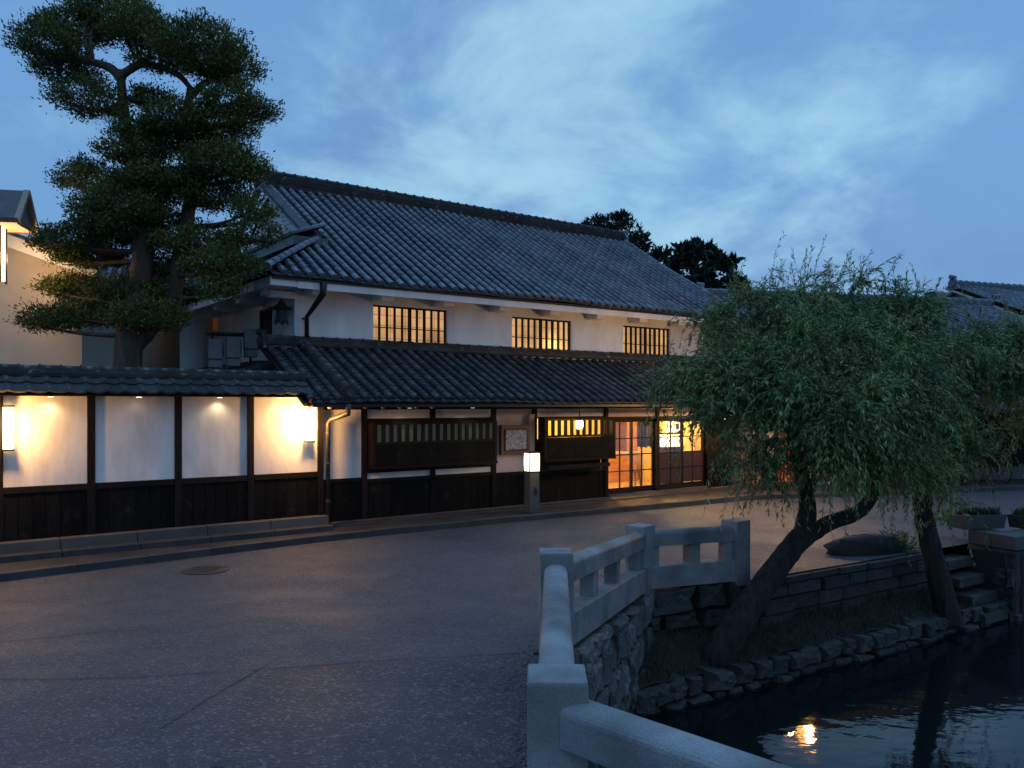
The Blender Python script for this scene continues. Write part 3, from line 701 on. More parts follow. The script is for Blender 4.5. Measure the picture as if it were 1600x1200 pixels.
# upper storey
WIN = [(1.86, 3.76, 3.66, 4.58), (5.62, 7.54, 3.62, 4.56), (9.39, 11.26, 3.62, 4.56)]
wb = MB(); wall_panel(wb, 0.08, 13.1, 2.9, 5.25, EV, EV + .22, WIN)
wb.build('upper_wall', M_plaster, inn)
sideH = [(EV + 1.28, EV + 2.10, 3.74, 4.52), (EV + 5.1, EV + 5.75, 4.2, 4.75)]
sw = MB(); y_ = EV + .22
for (a, b, c, d) in sideH: sw.box(.08, .28, y_, a, 2.4, 5.25); sw.box(.08, .28, a, b, 2.4, c); sw.box(.08, .28, a, b, d, 5.25); y_ = b
sw.box(.08, .28, y_, 10.3, 2.4, 5.25); sw.build('side_wall', M_plaster, inn)
MB().box(.28, 13.1, 10.1, 10.3, 0, 5.25).build('rear_wall', M_plaster, inn)
MB().box(12.9, 13.1, EV + .22, 10.1, 0, 5.25).build('end_wall', M_plaster, inn)
MB().box(.3, 12.88, EV + .24, 10.08, 2.75, 2.85).build('upper_floor', M_wood, inn)
for (t, z0, z1) in ((.05, 0.1, 2.9),): MB().box(-.12, .08, EV, 10.3, z0, z1).build('lower_side_wall', M_plaster, inn)

def lattice_window(t0, t1, z0, z1, s, mid=(5,), lamp_at=None):
    n = 10; W_ = t1 - t0
    # moulded plaster surround, a hair proud of the wall
    fr = MB(); b = .05
    fr.box(t0 - .17, t1 + .2, s - .012, s - .001, z0 - .09, z0 - .045)
    fr.build('plaster_trim', M_plaster, inn)
    f = MB(); g = .035
    f.box(t0, t1, s + .07, s + .12, z1 - g, z1); f.box(t0, t1, s + .07, s + .12, z0, z0 + g); f.box(t0, t0 + .02, s + .07, s + .12, z0 + g, z1 - g); f.box(t1 - .03, t1, s + .07, s + .12, z0 + g, z1 - g)
    w = f.build('window', M_wood, inn)
    for i in range(1, n):
        x = t0 + W_ * i / n; hw = .034 if i == 5 else (.026 if i == 7 else .0175)
        MB().box(x - hw, x + hw, s + .06, s + .115, z0 + g, z1 - g).build('bar', M_wood, w)
    MB().box(t0 + .02, t1 - .03, s + .118, s + .135, z0 + (z1 - z0) * .47, z0 + (z1 - z0) * .47 + .022).build('cross_rail', M_wood, w)
    MB().box(t0 + .385, t0 + .41, s + .118, s + .135, z0 + .03, z1 - .03).build('sash_stile', M_wood, w)
    q = MB(); h = z1 - z0
    for zz in (.22, .53, .78): q.box(t0 + .02, t1 - .03, s + .155, s + .165, z0 + h * zz, z0 + h * zz + .009)
    for i in range(1, 5): q.box(t0 + W_ * (i / 5 + .06), t0 + W_ * (i / 5 + .06) + .007, s + .157, s + .163, z0 + .02, z1 - .02)
    q.build('paper_lattice', M_pale, w)
    for i in range(2):
        MB().box(t0 + W_ * i / 2, t0 + W_ * (i + 1) / 2 - .002, s + .172, s + .178, z0, z1).build('paper_pane', M_shoji, w)
    if lamp_at: lamp('room_light', (lamp_at[0], s + .34, lamp_at[1]), lamp_at[2], WARM, inn, .07)
    return w
lattice_window(*WIN[0], EV); lattice_window(*WIN[1], EV, lamp_at=(7.05, 3.87, 26.0)); lattice_window(*WIN[2], EV)
# side windows
def side_window(s0, s1, z0, z1, lit):
    f = MB(); x = .10
    f.box(x, x + .05, s0, s1, z1 - .05, z1); f.box(x, x + .05, s0, s1, z0, z0 + .05); f.box(x, x + .05, s0, s0 + .05, z0 + .05, z1 - .05); f.box(x, x + .05, s1 - .05, s1, z0 + .05, z1 - .05)
    w = f.build('window', M_brown, inn)
    for i in range(1, 5): y = s0 + (s1 - s0) * i / 5; MB().box(x, x + .04, y - .012, y + .012, z0 + .05, z1 - .05).build('bar', M_brown, w)
    MB().box(x + .06, x + .066, s0, s1, z0, z1).build('pane', M_shoji if lit else mat('dim_pane', (.12, .07, .05), .3), w)
    if not lit: MB().box(.0, .079, s0 - .06, s1 + .06, z0 - .05, z0 - .005).build('sill', M_brown, w)
side_window(*sideH[0], False); side_window(*sideH[1], True)

# upper roof (hip-and-gable at the garden end, gable at the far end)
SE, ZE, SL = 0.74, 4.93, 0.60; SR, ZR = 5.94, 8.05
TG, TC, TR = 1.26, -0.775, 13.70        # gable plane, hip corner, far verge
cs = 1 / math.sqrt(1 + SL * SL)
uroof = MB().add([(TC + .05, SE + .05, ZE - .04), (TR - .05, SE + .05, ZE - .04), (TR - .05, SR, ZR - .05), (TG, SR, ZR - .05), (TG, SE + (TG - TC), ZE + SL * (TG - TC) - .04),
                  (TR - .05, 2 * SR - SE, ZE - .04), (TC + .05, 2 * SR - SE, ZE - .04), (TG, 2 * SR - SE - (TG - TC), ZE + SL * (TG - TC) - .04)],
                 [(0, 1, 2, 3, 4), (5, 6, 7, 3, 2), (6, 0, 4, 7)]).build('upper_roof', M_wood, inn)
rows = [TC + .11 + .262 * i for i in range(int((TR - TC - .1) / .262) + 1)]
hmax = (SR - SE) / cs - .14
tile_slope(uroof, (0, SE, ZE), (1, 0, 0), (0, 1, SL), rows, lambda u: 0, lambda u: hmax if u > TG - .2 else max(.0, (u - TC) / cs - .1), M_tile, M_pan, root=inn, seed=3)
# garden-side hip skirt
tile_slope(uroof, (TC, 0, ZE), (0, -1, 0), (1, 0, SL), [-(2 * SR - SE) + .15 + .262 * i for i in range(39)], lambda u: 0,
           lambda u: max(0.05, min(TG - TC + .35, (-u - SE), (2 * SR - SE + u)) / cs - .08), M_tile, M_pan, n_ind=0, seed=4)
# rear slope: plain
tile_slope(uroof, (TR, 2 * SR - SE, ZE), (-1, 0, 0), (0, -1, SL), [.15 + .52 * i for i in range(24)], lambda u: 0, lambda u: hmax, M_tile, None, n_ind=0, seed=5)
zt_ = ridge(uroof, (TG - .30, SR, ZR - .10), (TR + .05, SR, ZR - .10), M_tile2, .38, 6, .062, .09, .30)
oni(uroof, (TG - .36, SR, ZR - .18), math.radians(-90), .62, M_tile); oni(uroof, (TR + .10, SR, ZR - .18), math.radians(90), .62, M_tile)
# verge at the gable: tile roll over a dark board, white gable wall below
gz0 = ZE + SL * (TG - TC)
def slope_pt(t, r, up=0.0): return V(t, SE + r, ZE + SL * r + up)
MB().bar(slope_pt(TG - .30, 2.0, -.06), slope_pt(TG - .30, SR - SE, -.06), .06, .16, up=(1, 0, 0)).build('verge_board', M_tile, uroof)
MB().bar(slope_pt(TG - .22, 2.0, .02), slope_pt(TG - .22, SR - SE, .02), .05, .3, up=(1, 0, 0)).build('verge_tiles', M_pan, uroof)
back = lambda t, r, up=0: V(t, 2 * SR - SE - r, ZE + SL * r + up)
MB().bar(back(TG - .30, 2.0, -.06), back(TG - .30, SR - SE, -.06), .06, .16, up=(1, 0, 0)).build('verge_board', M_tile, uroof)
gy0, gy1 = SE + 2.1, 2 * SR - SE - 2.1
MB().add([(x, y, z) for x in (TG + .02, TG + .14) for y, z in ((gy0, gz0 + .0), (gy1, gz0 + .0), (SR, ZR - .25))], [(0, 2, 1), (3, 4, 5), (0, 1, 4, 3), (1, 2, 5, 4), (2, 0, 3, 5)]).build('gable_wall', M_plaster, inn)
# small tiled ledge along the foot of the gable
la, lb = V(TG - .28, SE + 1.92, gz0 + .02), V(TG - .28, gy1, gz0 + .02)
MB().box(TG - .80, TG + .0, SE + 1.72, gy1 + .1, gz0 - .26, gz0 - .06).build('ledge_board', M_tile, uroof)
MB().add([(TG - .82, SE + 1.72, gz0 - .05), (TG + .0, SE + 1.72, gz0 + .26), (TG + .0, gy1, gz0 + .26), (TG - .82, gy1, gz0 - .05)], [(0, 1, 2, 3)]).build('ledge_bed', M_pan, uroof)
lt = cover_tile_mesh(.085, .96, 6, M_tile)
for i in range(28):
    y = SE + 1.80 + i * .25
    if y < gy1: link('ledge_tile', lt, uroof, Matrix.Translation((TG - .84, y, gz0 - .05)) @ Matrix.Rotation(math.radians(-90), 4, 'Z') @ Matrix.Rotation(math.radians(20.7), 4, 'X'))
tile_slope(uroof, slope_pt(TC + .04, .04, .05), V(1, -1, 0), V(1, 1, SL), [0.0], lambda u: 0, lambda u: 2.75, M_tile, None, r=.085, n_ind=12, root=inn, seed=14)
# far verge
MB().bar(slope_pt(TR, .0, -.08), slope_pt(TR, SR - SE, -.08), .08, .22, up=(1, 0, 0)).build('verge_board', M_plaster, uroof)
for rr_ in (0,):
    tile_slope(uroof, (TR - .02, SE, ZE + .03), (1, 0, 0), (0, 1, SL), [0.02], lambda u: 0, lambda u: hmax, M_tile, None, r=.085, n_ind=20, root=inn, seed=9)
# plastered eaves
MB().sweep([(0.82, 4.70), (0.80, 4.86), (0.90, 4.95), (1.44, 5.25), (1.46, 4.90)], (-.10, 0, 0), (TR - .25, 0, 0), up=(0, 0, 1), side=(0, 1, 0)).build('eave_plaster', M_plaster, inn)
MB().box(TC + .12, -.101, .82, 1.34, 4.72, 4.90).build('eave_plaster', M_plaster, inn)
MB().box(TC + .12, .07, 1.341, 1.60, 4.72, 4.90).build('eave_plaster', M_plaster, inn)
MB().sweep([(TC + .08, 4.70), (TC + .06, 4.86), (TC + .16, 4.95), (.08, 5.25), (.10, 4.90)], (0, 1.60, 0), (0, 10.6, 0), up=(0, 0, 1), side=(1, 0, 0)).build('eave_plaster', M_plaster, inn)
for i in range(9):
    t = .42 + 1.55 * i
    MB().box(t - .16, t + .16, .98, EV + .01, 4.62, 4.83).build('eave_bracket', M_plaster, inn, bevel=.03)
for s in (1.62, 3.2, 4.8, 6.4): MB().box(TC + .25, .09, s - .14, s + .14, 4.60, 4.83).build('eave_bracket', M_plaster, inn, bevel=.03)
MB().box(TC + .3, .09, EV - .10, EV + .10, 4.55, 4.70).build('corner_beam', M_plaster, inn, bevel=.02)
MB().bar((TC + .15, SE + .06, ZE - .065), (TR - .1, SE + .06, ZE - .065), .05, .05).build('eave_board', M_black, inn)
# down pipe of the upper roof
MB().tube([(.42, SE + .04, ZE - .08), (.42, SE + .05, ZE - .30), (.36, EV - .40, 4.42), (.30, EV - .10, 4.20), (.30, EV - .10, 3.46)], [.075, .07, .055, .045, .045], 10).build('down_pipe', M_black, inn, smooth=True)
for z in (3.75, 4.15): MB().box(.24, .36, EV - .05, EV - .002, z, z + .03).build('pipe_clip', M_black, inn)

# lower roof
SE2, ZE2, T0, T1 = -0.90, 2.46, -0.62, 12.75; ST, ZT = 1.40, 3.61; SL2 = (ZT - ZE2) / (ST - SE2); cs2 = 1 / math.sqrt(1 + SL2 * SL2); h2 = (ST - SE2) / cs2
lroof = MB().add([(T0 + .03, SE2 + .06, ZE2 - .05), (T1 - .03, SE2 + .06, ZE2 - .05), (T1 - .03, ST, ZT - .05), (T0 + .03, ST, ZT - .05), (T0 + .03, SE2 + .06, ZE2 - .09), (T1 - .03, SE2 + .06, ZE2 - .09), (T1 - .03, ST, ZT - .09), (T0 + .03, ST, ZT - .09)],
                 [(0, 1, 2, 3), (7, 6, 5, 4), (0, 4, 5, 1), (1, 5, 6, 2), (3, 2, 6, 7), (0, 3, 7, 4)]).build('lower_roof', M_wood, inn)
rows2 = [T0 + .10 + .262 * i for i in range(int((T1 - T0 - .1) / .262) + 1)]
tile_slope(lroof, (0, SE2, ZE2), (1, 0, 0), (0, 1, SL2), rows2, lambda u: 0, lambda u: h2 - .12, M_tile2, M_pan, root=inn, seed=6)
ridge(lroof, (T0 + .05, ST - .06, ZT - .02), (T1, ST - .06, ZT - .02), M_tile2, .22, 3, .05, .05, .30)
# descending ridge near the garden end with its round end tile
da, db = V(.20, SE2 + .10, ZE2 + .14), V(.20, ST - .25, ZT + .04)
tile_slope(lroof, da - V(.2, 0, 0), (1, 0, 0), (0, 1, SL2), [.2], lambda u: 0, lambda u: h2 - .35, M_tile2, None, r=.11, n_ind=12, root=inn, seed=8)
MB().bar(da + V(0, .02, -.05), db + V(0, 0, -.05), .24, .12).build('descending_ridge', M_tile2, lroof)
MB().tube([(.20, SE2 + .00, ZE2 + .15), (.20, SE2 + .10, ZE2 + .15)], [.15, .15], 18).build('round_end_tile', M_tile2, lroof)
MB().tube([(.20, SE2 - .03, ZE2 + .15), (.20, SE2 + .02, ZE2 + .15)], [.07, .08], 12).build('boss', M_tile2, lroof)
oni(lroof, (T0 - .02, ST - .05, ZT - .10), math.radians(-90), .40, M_tile2)
MB().bar((T0 + .02, SE2 + .03, ZE2 - .06), (T0 + .02, ST, ZT - .06), .05, .14, up=(1, 0, 0)).build('verge_board', M_wood, lroof)
# rafters and eave board
for i in range(int((T1 - T0) / .36)):
    t = T0 + .12 + .36 * i
    MB().bar((t, SE2 + .10, ZE2 - .115), (t, .02, ZE2 - .115 + SL2 * (-SE2 - .08)), .05, .06).build('rafter', M_pale if t < 2.2 else M_wood, inn)  # rafters at the garden end paler: lamplight on them put into the colour
MB().bar((T0 + .02, SE2 + .05, ZE2 - .045), (T1 - .02, SE2 + .05, ZE2 - .045), .05, .055).build('eave_board', M_wood, inn)
MB().bar((T0 + .1, SE2 - .02, ZE2 - .085), (T1, SE2 - .02, ZE2 - .085), .07, .05).build('gutter', M_black, inn)

# ground floor: posts, beams, panels, boards
GF = 2.78
tp = [0.0, .92, 2.48, 4.03, 5.17, 7.38, 9.17, 11.12, 12.0]
for t in tp:
    hw = .055
    MB().box(t - hw, t + hw, -.06, .10, .12, GF).build('post', M_wood, inn, bevel=.006)
MB().box(-.1, 12.1, -.045, .09, 2.30, GF).build('head_beam', M_wood, inn)
MB().box(-.12, 12.2, -.14, .12, .02, .15).build('sill_stone', M_granitd, inn, bevel=.01)
MB().box(-.12, 12.2, -.42, -.145, .02, .135).build('plinth_step', M_kerb, inn, bevel=.01)
MB().box(-.1, 5.2, .101, .16, .12, 2.3).box(5.2, 7.32, .101, .16, .12, 1.60).box(5.2, 7.32, .101, .16, 2.08, 2.3).build('wall', M_mortar, inn)
def panel(t0, t1, z0, z1, m, s=-.01, th=.05, name='plaster_panel'): return MB().box(t0, t1, s, s + th, z0, z1).build(name, m, inn)
panel(.057, .863, .97, 2.298, M_plaster)                                    # white panel beside the garden wall
panel(.98, 2.42, 2.12, 2.298, M_plaster); panel(2.54, 3.97, 2.12, 2.298, M_plaster)
panel(.98, 2.42, .93, 1.045, M_plaster); panel(2.54, 3.97, .93, 1.045, M_plaster)
panel(4.09, 5.11, .90, 2.298, M_pink)
panel(5.23, 7.32, 2.12, 2.298, M_plaster); panel(7.44, 9.11, 2.10, 2.298, M_pink); panel(9.23, 11.06, 2.10, 2.298, M_pink); panel(11.18, 12.0, 2.10, 2.298, M_pink)
panel(11.18, 11.95, .8, 2.098, M_wood)
def boards(t0, t1, z0, z1, s=-.02, w=.19, th=.03, parent=None, m=None):
    k = max(1, round((t1 - t0) / w)); ww = (t1 - t0) / k
    for i in range(k):
        q = R.uniform(0, .006); MB().box(t0 + ww * i + .003, t0 + ww * (i + 1) - .003, s - q, s + th, z0, z1 - R.uniform(0, .004)).build('plank', m or M_char, parent or inn)
def rail_b(t0, t1, z0, z1, s0=-.05, s1=.05): return MB().box(t0, t1, s0, s1, z0, z1).build('rail', M_wood, inn, bevel=.005)
for (a, b, zt2) in ((.057, .863, .97), (.977, 2.423, .93), (2.537, 3.973, .93), (4.087, 5.113, .90), (5.227, 7.323, .86), (11.177, 12.0, .8)):
    rail_b(a, b, zt2 - .075, zt2 - .002); boards(a, b, .151, zt2 - .077)
for (a, b) in ((.977, 2.423), (2.537, 3.973)): rail_b(a, b, 1.047, 1.11); rail_b(a, b, 2.06, 2.118)
def lattice_bay(t0, t1, z0, z1, so, zs0, zs1, n, mglass, name, nb):
    'projecting boarded bay with a row of slots near its top'
    f = MB(); d = .06
    f.box(t0, t1, -so, -.052, z1 - .05, z1); f.box(t0, t1, -so - .03, -.052, z0, z0 + .05)
    f.box(t0, t0 + d, -so, -.052, z0 + .05, z1 - .05); f.box(t1 - d, t1, -so, -.052, z0 + .05, z1 - .05)
    bay = f.build('lattice_bay', M_wood, inn)
    a, b = t0 + d, t1 - d
    MB().box(a, b, -so - .004, -so + .04, zs1, z1 - .052).build('top_rail', M_wood, bay); MB().box(a, b, -so - .004, -so + .04, zs0 - .05, zs0).build('mid_rail', M_wood, bay)
    p = (b - a) / n
    for i in range(n + 1):
        x = a + p * i; hw = p * .23
        MB().box(max(a, x - hw), min(b, x + hw), -so + .0, -so + .03, zs0, zs1).build('slat', M_wood, bay)
    boards(a, b, z0 + .052, zs0 - .052, -so + .008, (b - a) / nb, .02, bay)
    return bay
bay1 = lattice_bay(.99, 3.96, 1.13, 2.055, .26, 1.66, 2.0, 16, None, 'a', 6)
M_frost = mat('dim_frosted_glass', (.16, .17, .15), .5, emit=(.75, .85, .62), estr=.022)
MB().box(1.05, 3.9, -.20, -.194, 1.66, 2.0).build('frosted_pane', M_frost, bay1)
bay2 = lattice_bay(5.25, 7.44, 1.10, 2.10, .30, 1.70, 2.03, 11, None, 'b', 5)
MB().box(5.3, 7.15, -.42, -.30, .93, 1.02).build('shelf', M_wood, inn)
# notice board and its plank
nb = tag(MB().box(-.40, .40, -.035, .035, -.33, .33).build('notice_board', M_brown, None, bevel=.008), 'brown framed notice board with a grey printed map beside the lattice bay', 'notice board')
nb.matrix_basis = inn.matrix_basis @ Matrix.Translation((4.56, -.10, 1.62))
MB().box(-.315, .315, -.048, -.036, -.245, .245).build('inner_frame', M_black, nb)
def map_mat():
    m = mat('printed_map', (.42, .43, .45), .5, (.16, .17, .19), 16, detail=8, lo=.42, hi=.58); return m
MB().box(-.285, .285, -.054, -.049, -.215, .215).build('printed_sheet', map_mat(), nb)
MB().box(-.28, -.20, -.062, -.055, -.225, -.195).build('brass_plate', M_pale, nb)
sg = tag(MB().box(-.075, .075, -.02, .02, -.42, .42).build('sign_plank', M_pale, None, bevel=.005), 'narrow pale upright wooden plank fixed beside the notice board', 'plank')
sg.matrix_basis = inn.matrix_basis @ Matrix.Translation((5.04, -.085, 1.76))

# entrance: four glazed sliding doors
def door(t0, t1, s, low):
    z0, z1 = .20, 2.03; st_ = .045
    f = MB(); f.box(t0, t0 + st_, s, s + .04, z0, z1); f.box(t1 - st_, t1, s, s + .04, z0, z1); f.box(t0 + st_, t1 - st_, s, s + .04, z1 - .07, z1); f.box(t0 + st_, t1 - st_, s, s + .04, z0, z0 + .14)
    d = f.build('sliding_door', M_wood, inn)
    a, b = t0 + st_, t1 - st_; zz = [z0 + .14 + (z1 - .07 - z0 - .14) * i / 4 for i in range(5)]; tm = (a + b) / 2
    for z in zz[1:-1]: MB().box(a, b, s + .005, s + .035, z - .012, z + .012).build('glazing_bar', M_wood, d)
    lowz = zz[2] if low else zz[0]
    MB().box(tm - .012, tm + .012, s + .004, s + .036, zz[0], zz[4]).build('glazing_bar', M_wood, d)
    for i in range(4):
        for (x0, x1) in ((a, tm - .012), (tm + .012, b)):
            if low and i < 2: MB().box(x0, x1, s + .012, s + .03, zz[i] + .012, zz[i + 1] - .012).build('wood_panel', mat('door_panel', (.055, .026, .018), .45, (.03, .015, .011), 5, stretch=(6, 1, .6)), d)
            else: MB().box(x0, x1, s + .018, s + .022, zz[i] + .012, zz[i + 1] - .012).build('pane', M_glass, d)
    return d
dd = [7.44, 8.30, 9.115]
door(7.44, 8.32, .00, False); door(8.28, 9.11, .045, False); door(9.23, 10.18, .0, True); door(10.14, 11.06, .045, True)
MB().box(7.44, 11.06, -.05, .095, 2.032, 2.098).build('door_head', M_wood, inn); MB().box(7.44, 11.06, -.08, .13, .151, .198).build('threshold', M_granitd, inn)
# the lit room behind
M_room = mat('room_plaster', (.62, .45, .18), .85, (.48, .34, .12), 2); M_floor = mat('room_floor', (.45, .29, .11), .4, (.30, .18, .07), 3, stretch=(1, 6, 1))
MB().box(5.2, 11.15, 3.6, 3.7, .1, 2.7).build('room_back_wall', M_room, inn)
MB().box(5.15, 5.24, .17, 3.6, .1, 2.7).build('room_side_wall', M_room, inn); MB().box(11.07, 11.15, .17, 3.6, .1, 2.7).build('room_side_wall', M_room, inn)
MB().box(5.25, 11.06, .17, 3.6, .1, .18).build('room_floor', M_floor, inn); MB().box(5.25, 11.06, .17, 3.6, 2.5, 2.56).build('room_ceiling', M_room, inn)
# ---------------------------------------------------------------- furniture and lamps of the inn
def at_inn(t, s, z=0): return inn.matrix_basis @ V(t, s, z)
def thing_at(name, t, s, z, label, cat, rz=0.0):
    p = at_inn(t, s, z); return empty(name, p, HA + rz, label, cat)
M_orange = mat('counter_wood', (.40, .17, .07), .4, (.28, .11, .05), 3, stretch=(1, 5, 5))
ct = thing_at('reception_counter', 9.9, 2.55, .18, 'orange wooden reception counter inside the glazed entrance', 'counter')
MB().box(-1.0, .9, -.25, .25, 0, .80).build('body', M_orange, ct, bevel=.01); MB().box(-1.05, .95, -.3, .3, .801, .85).build('top', M_pale, ct, bevel=.01)
cb = thing_at('cabinet', 10.84, 3.0, .18, 'tall reddish wooden cabinet against the wall behind the counter', 'cabinet', math.radians(-90))
MB().box(-.55, .45, -.2, .2, 0, 1.85).build('carcass', M_orange, cb, bevel=.01)
for i in range(2): MB().box(-.52 + .49 * i, -.06 + .49 * i, -.225, -.201, .1, 1.75).build('door', M_brown, cb, bevel=.006)
cl = thing_at('door_curtain', 9.42, .62, 1.15, 'short dark cloth curtain hanging inside the entrance', 'curtain')
vs = []; n_ = 24
for i in range(n_ + 1):
    x = -.32 + .64 * i / n_; y = .03 * math.sin(i * 1.4)
    vs += [(x, y, .12 + .02 * math.sin(i * .9)), (x, y * .4, .9)]
o_ = link('cloth', np_mesh('cloth', vs, [(2 * i, 2 * i + 2, 2 * i + 3, 2 * i + 1) for i in range(n_)], mat('curtain_cloth', (.10, .075, .055), .9), True), cl); o_.modifiers.new('s', 'SOLIDIFY').thickness = .006
MB().tube([(-.36, 0, .91), (.36, 0, .91)], .012, 8).build('rod', M_pale, cl)
stl = thing_at('stool', 9.45, 1.05, .18, 'small wooden stool on the floor inside the entrance', 'stool')
MB().lathe([(.17, .40), (.19, .42), (.19, .45), (.17, .46)], n=16).build('seat', M_brown, stl)
for i in range(4): a = math.pi / 4 + i * math.pi / 2; MB().tube([(.15 * math.cos(a), .15 * math.sin(a), 0), (.11 * math.cos(a), .11 * math.sin(a), .41)], .018, 6).build('leg', M_brown, stl)
for (t, s, p) in ((6.3, 1.6, 260), (8.1, 1.3, 360), (10.2, 1.0, 240)): lamp('ceiling_light', (t, s, 2.38), p, (1.0, .66, .22), inn, .12)
# big paper lantern behind the third door
pl = thing_at('paper_lantern', 10.12, .42, .98, 'large glowing white box lantern with a dark crest behind the entrance doors', 'lantern')
MB().box(-.36, .36, -.12, .12, .30, .62).build('lower_shade', M_white, pl, bevel=.01)
MB().box(-.06, .36, -.12, .12, .68, .98).build('upper_shade', M_white, pl, bevel=.01)
MB().box(-.40, .40, -.14, .14, .625, .675).build('frame', M_brown, pl); MB().box(-.40, .40, -.14, .14, .25, .298).build('frame', M_brown, pl)
MB().box(.10, .22, -.128, -.121, .75, .90).build('crest', M_black, pl)
MB().box(-.30, .30, -.10, .10, -.80, .25).build('stand', M_brown, pl)
lamp('lantern_light', (-.2, -.2, .75), 6, (1.0, .72, .34), pl, .1)
# globe lamp hanging in front of the second bay
gl = thing_at('globe_lamp', 6.18, -.42, 1.93, 'glowing jar-shaped lamp hanging before the second lattice bay', 'lamp')
MB().lathe([(.02, .12), (.075, .11), (.085, .06), (.085, -.03), (.065, -.09), (.02, -.10)], n=16).build('glass', M_lamp, gl, smooth=True)
MB().lathe([(.09, .105), (.09, .13), (.03, .15), (.012, .16), (.012, .46)], n=12).build('cap', M_black, gl)
MB().bar((0, 0, .38), (0, .36, .38), .02, .02).build('arm', M_black, gl)
lamp('globe_light', (0, -.13, 0), 5, WARM, gl, .06)
# under-eave lamp at the far end of the entrance
ev = thing_at('eave_lamp', 11.45, -.38, 2.16, 'bright box lamp under the eave past the entrance, half hidden by willow', 'lamp')
MB().box(-.10, .10, -.10, .10, -.16, .10).build('shade', M_lamp, ev, bevel=.01); MB().box(-.12, .12, -.12, .12, .102, .13).build('cap', M_black, ev); MB().box(-.015, .015, -.015, .015, .13, .30).build('stem', M_black, ev)
lamp('eave_light', (-.2, -.22, -.06), 85, (1, .48, .14), ev, .1)
for (t, p) in ((1.7, .5), (3.2, .5)):
    d = thing_at('eave_spotlight', t, -.45, 2.33, 'small round spotlight under the lower eave above the %s half of the long lattice bay' % ('left' if t < 2 else 'right'), 'spotlight')
    d['label'] = 'small dim spotlight under the lower eave, ' + ('next to the white panel' if t < 2 else 'next to the notice board')
    MB().lathe([(.05, .0), (.055, .07), (.02, .09)], n=12).build('housing', M_black, d); MB().lathe([(.04, -.004), (.04, .0)], n=12).build('lens', mat('dim_lens', (.8, .8, .7), .4, emit=(.85, 1, .7), estr=1.5), d)
    lamp('spot_light', (0, 0, -.03), 3.5, (.82, 1.0, .62), d, .03, 'SPOT', (100, .6), (math.radians(25), 0, 0))
# granite lantern pillar on the pavement
pp = gp(831, 801); pd = 1280 * (CAMH - .105) / (801 - 632); pil = empty('lantern_pillar', (((831 - 800) / 1280 * pd), pd, .105), math.radians(28), 'square stone pillar with a glowing paper lantern on top by the kerb', 'lantern')
MB().add([(x * w, y * w, z) for w, z in ((.125, 0), (.118, .88)) for x, y in ((-1, -1), (1, -1), (1, 1), (-1, 1))], [(3, 2, 1, 0), (4, 5, 6, 7), (0, 1, 5, 4), (1, 2, 6, 5), (2, 3, 7, 6), (3, 0, 4, 7)]).build('shaft', M_granitd, pil, bevel=.012)
def barrel(w0, w1, z0, z1, m, name, par):
    pr = []; K = 6
    b = MB(); vs = []; fs = []
    for k in range(K + 1):
        f = k / K; w = w0 + (w1 - w0) * math.sin(math.pi * f); z = z0 + (z1 - z0) * f
        vs += [(-w, -w, z), (w, -w, z), (w, w, z), (-w, w, z)]
    for k in range(K):
        for i in range(4): fs.append((4 * k + i, 4 * k + (i + 1) % 4, 4 * k + 4 + (i + 1) % 4, 4 * k + 4 + i))
    fs += [(3, 2, 1, 0), (4 * K, 4 * K + 1, 4 * K + 2, 4 * K + 3)]
    return b.add(vs, fs).build(name, m, par)
barrel(.118, .128, .885, 1.265, M_lantern, 'paper_shade', pil)
MB().box(-.135, .135, -.135, .135, 1.266, 1.285).build('lid', M_wood, pil); MB().box(-.133, .133, -.133, .133, .870, .884).build('foot', M_wood, pil)
for x, y in ((-.127, -.127), (.127, -.127), (.127, .127), (-.127, .127)): MB().box(x - .007, x + .007, y - .007, y + .007, .885, 1.265).build('frame_bar', M_wood, pil)
# the small dark mark on the shade and the carved character on the shaft (strokes)
for (x0, x1, z0, z1) in ((.03, .075, 1.185, 1.195), (.03, .075, 1.215, 1.225), (.048, .058, 1.17, 1.24), (.03, .04, 1.16, 1.18), (.066, .076, 1.16, 1.18)):
    MB().box(x0, x1, -.141, -.136, z0, z1).build('mark_stroke', M_brown, pil)
for a, b in (((-.02, .52), (.07, .50)), ((.02, .56), (-.03, .40)), ((.03, .50), (.07, .41)), ((-.03, .46), (.06, .45)), ((.02, .46), (.02, .36))):
    MB().bar((a[0], -.124, a[1]), (b[0], -.124, b[1]), .012, .012, up=(0, 1, 0)).build('carved_stroke', M_mortar, pil)
lamp('pillar_light', (0, -.30, 1.1), 5.0, WARM, pil, .1)
# dark hanging lantern at the corner of the upper storey
hl = empty('hanging_lantern', at_inn(-.15, EV + .12, 4.08), HA, 'dark bell-shaped bronze lantern hanging at the upper corner of the inn', 'lantern')
MB().lathe([(.13, .0), (.15, .02), (.12, .10), (.115, .24), (.13, .28)], n=6).build('body', M_iron, hl)
MB().lathe([(.23, .27), (.20, .30), (.10, .36), (.05, .43), (.02, .50), (.012, .52)], n=6).build('roof', M_iron, hl)
for k in range(6):
    a = math.pi / 3 * k; MB().tube([(.2 * math.cos(a), .2 * math.sin(a), .285), (.25 * math.cos(a), .25 * math.sin(a), .30), (.265 * math.cos(a), .265 * math.sin(a), .34)], .014, 5).build('horn', M_iron, hl)
    MB().tube([(.125 * math.cos(a), .125 * math.sin(a), .02), (.14 * math.cos(a), .14 * math.sin(a), -.05)], .018, 5).build('foot', M_iron, hl)
MB().tube([(0, 0, .5), (0, 0, .66)], .008, 6).build('chain', M_iron, hl)

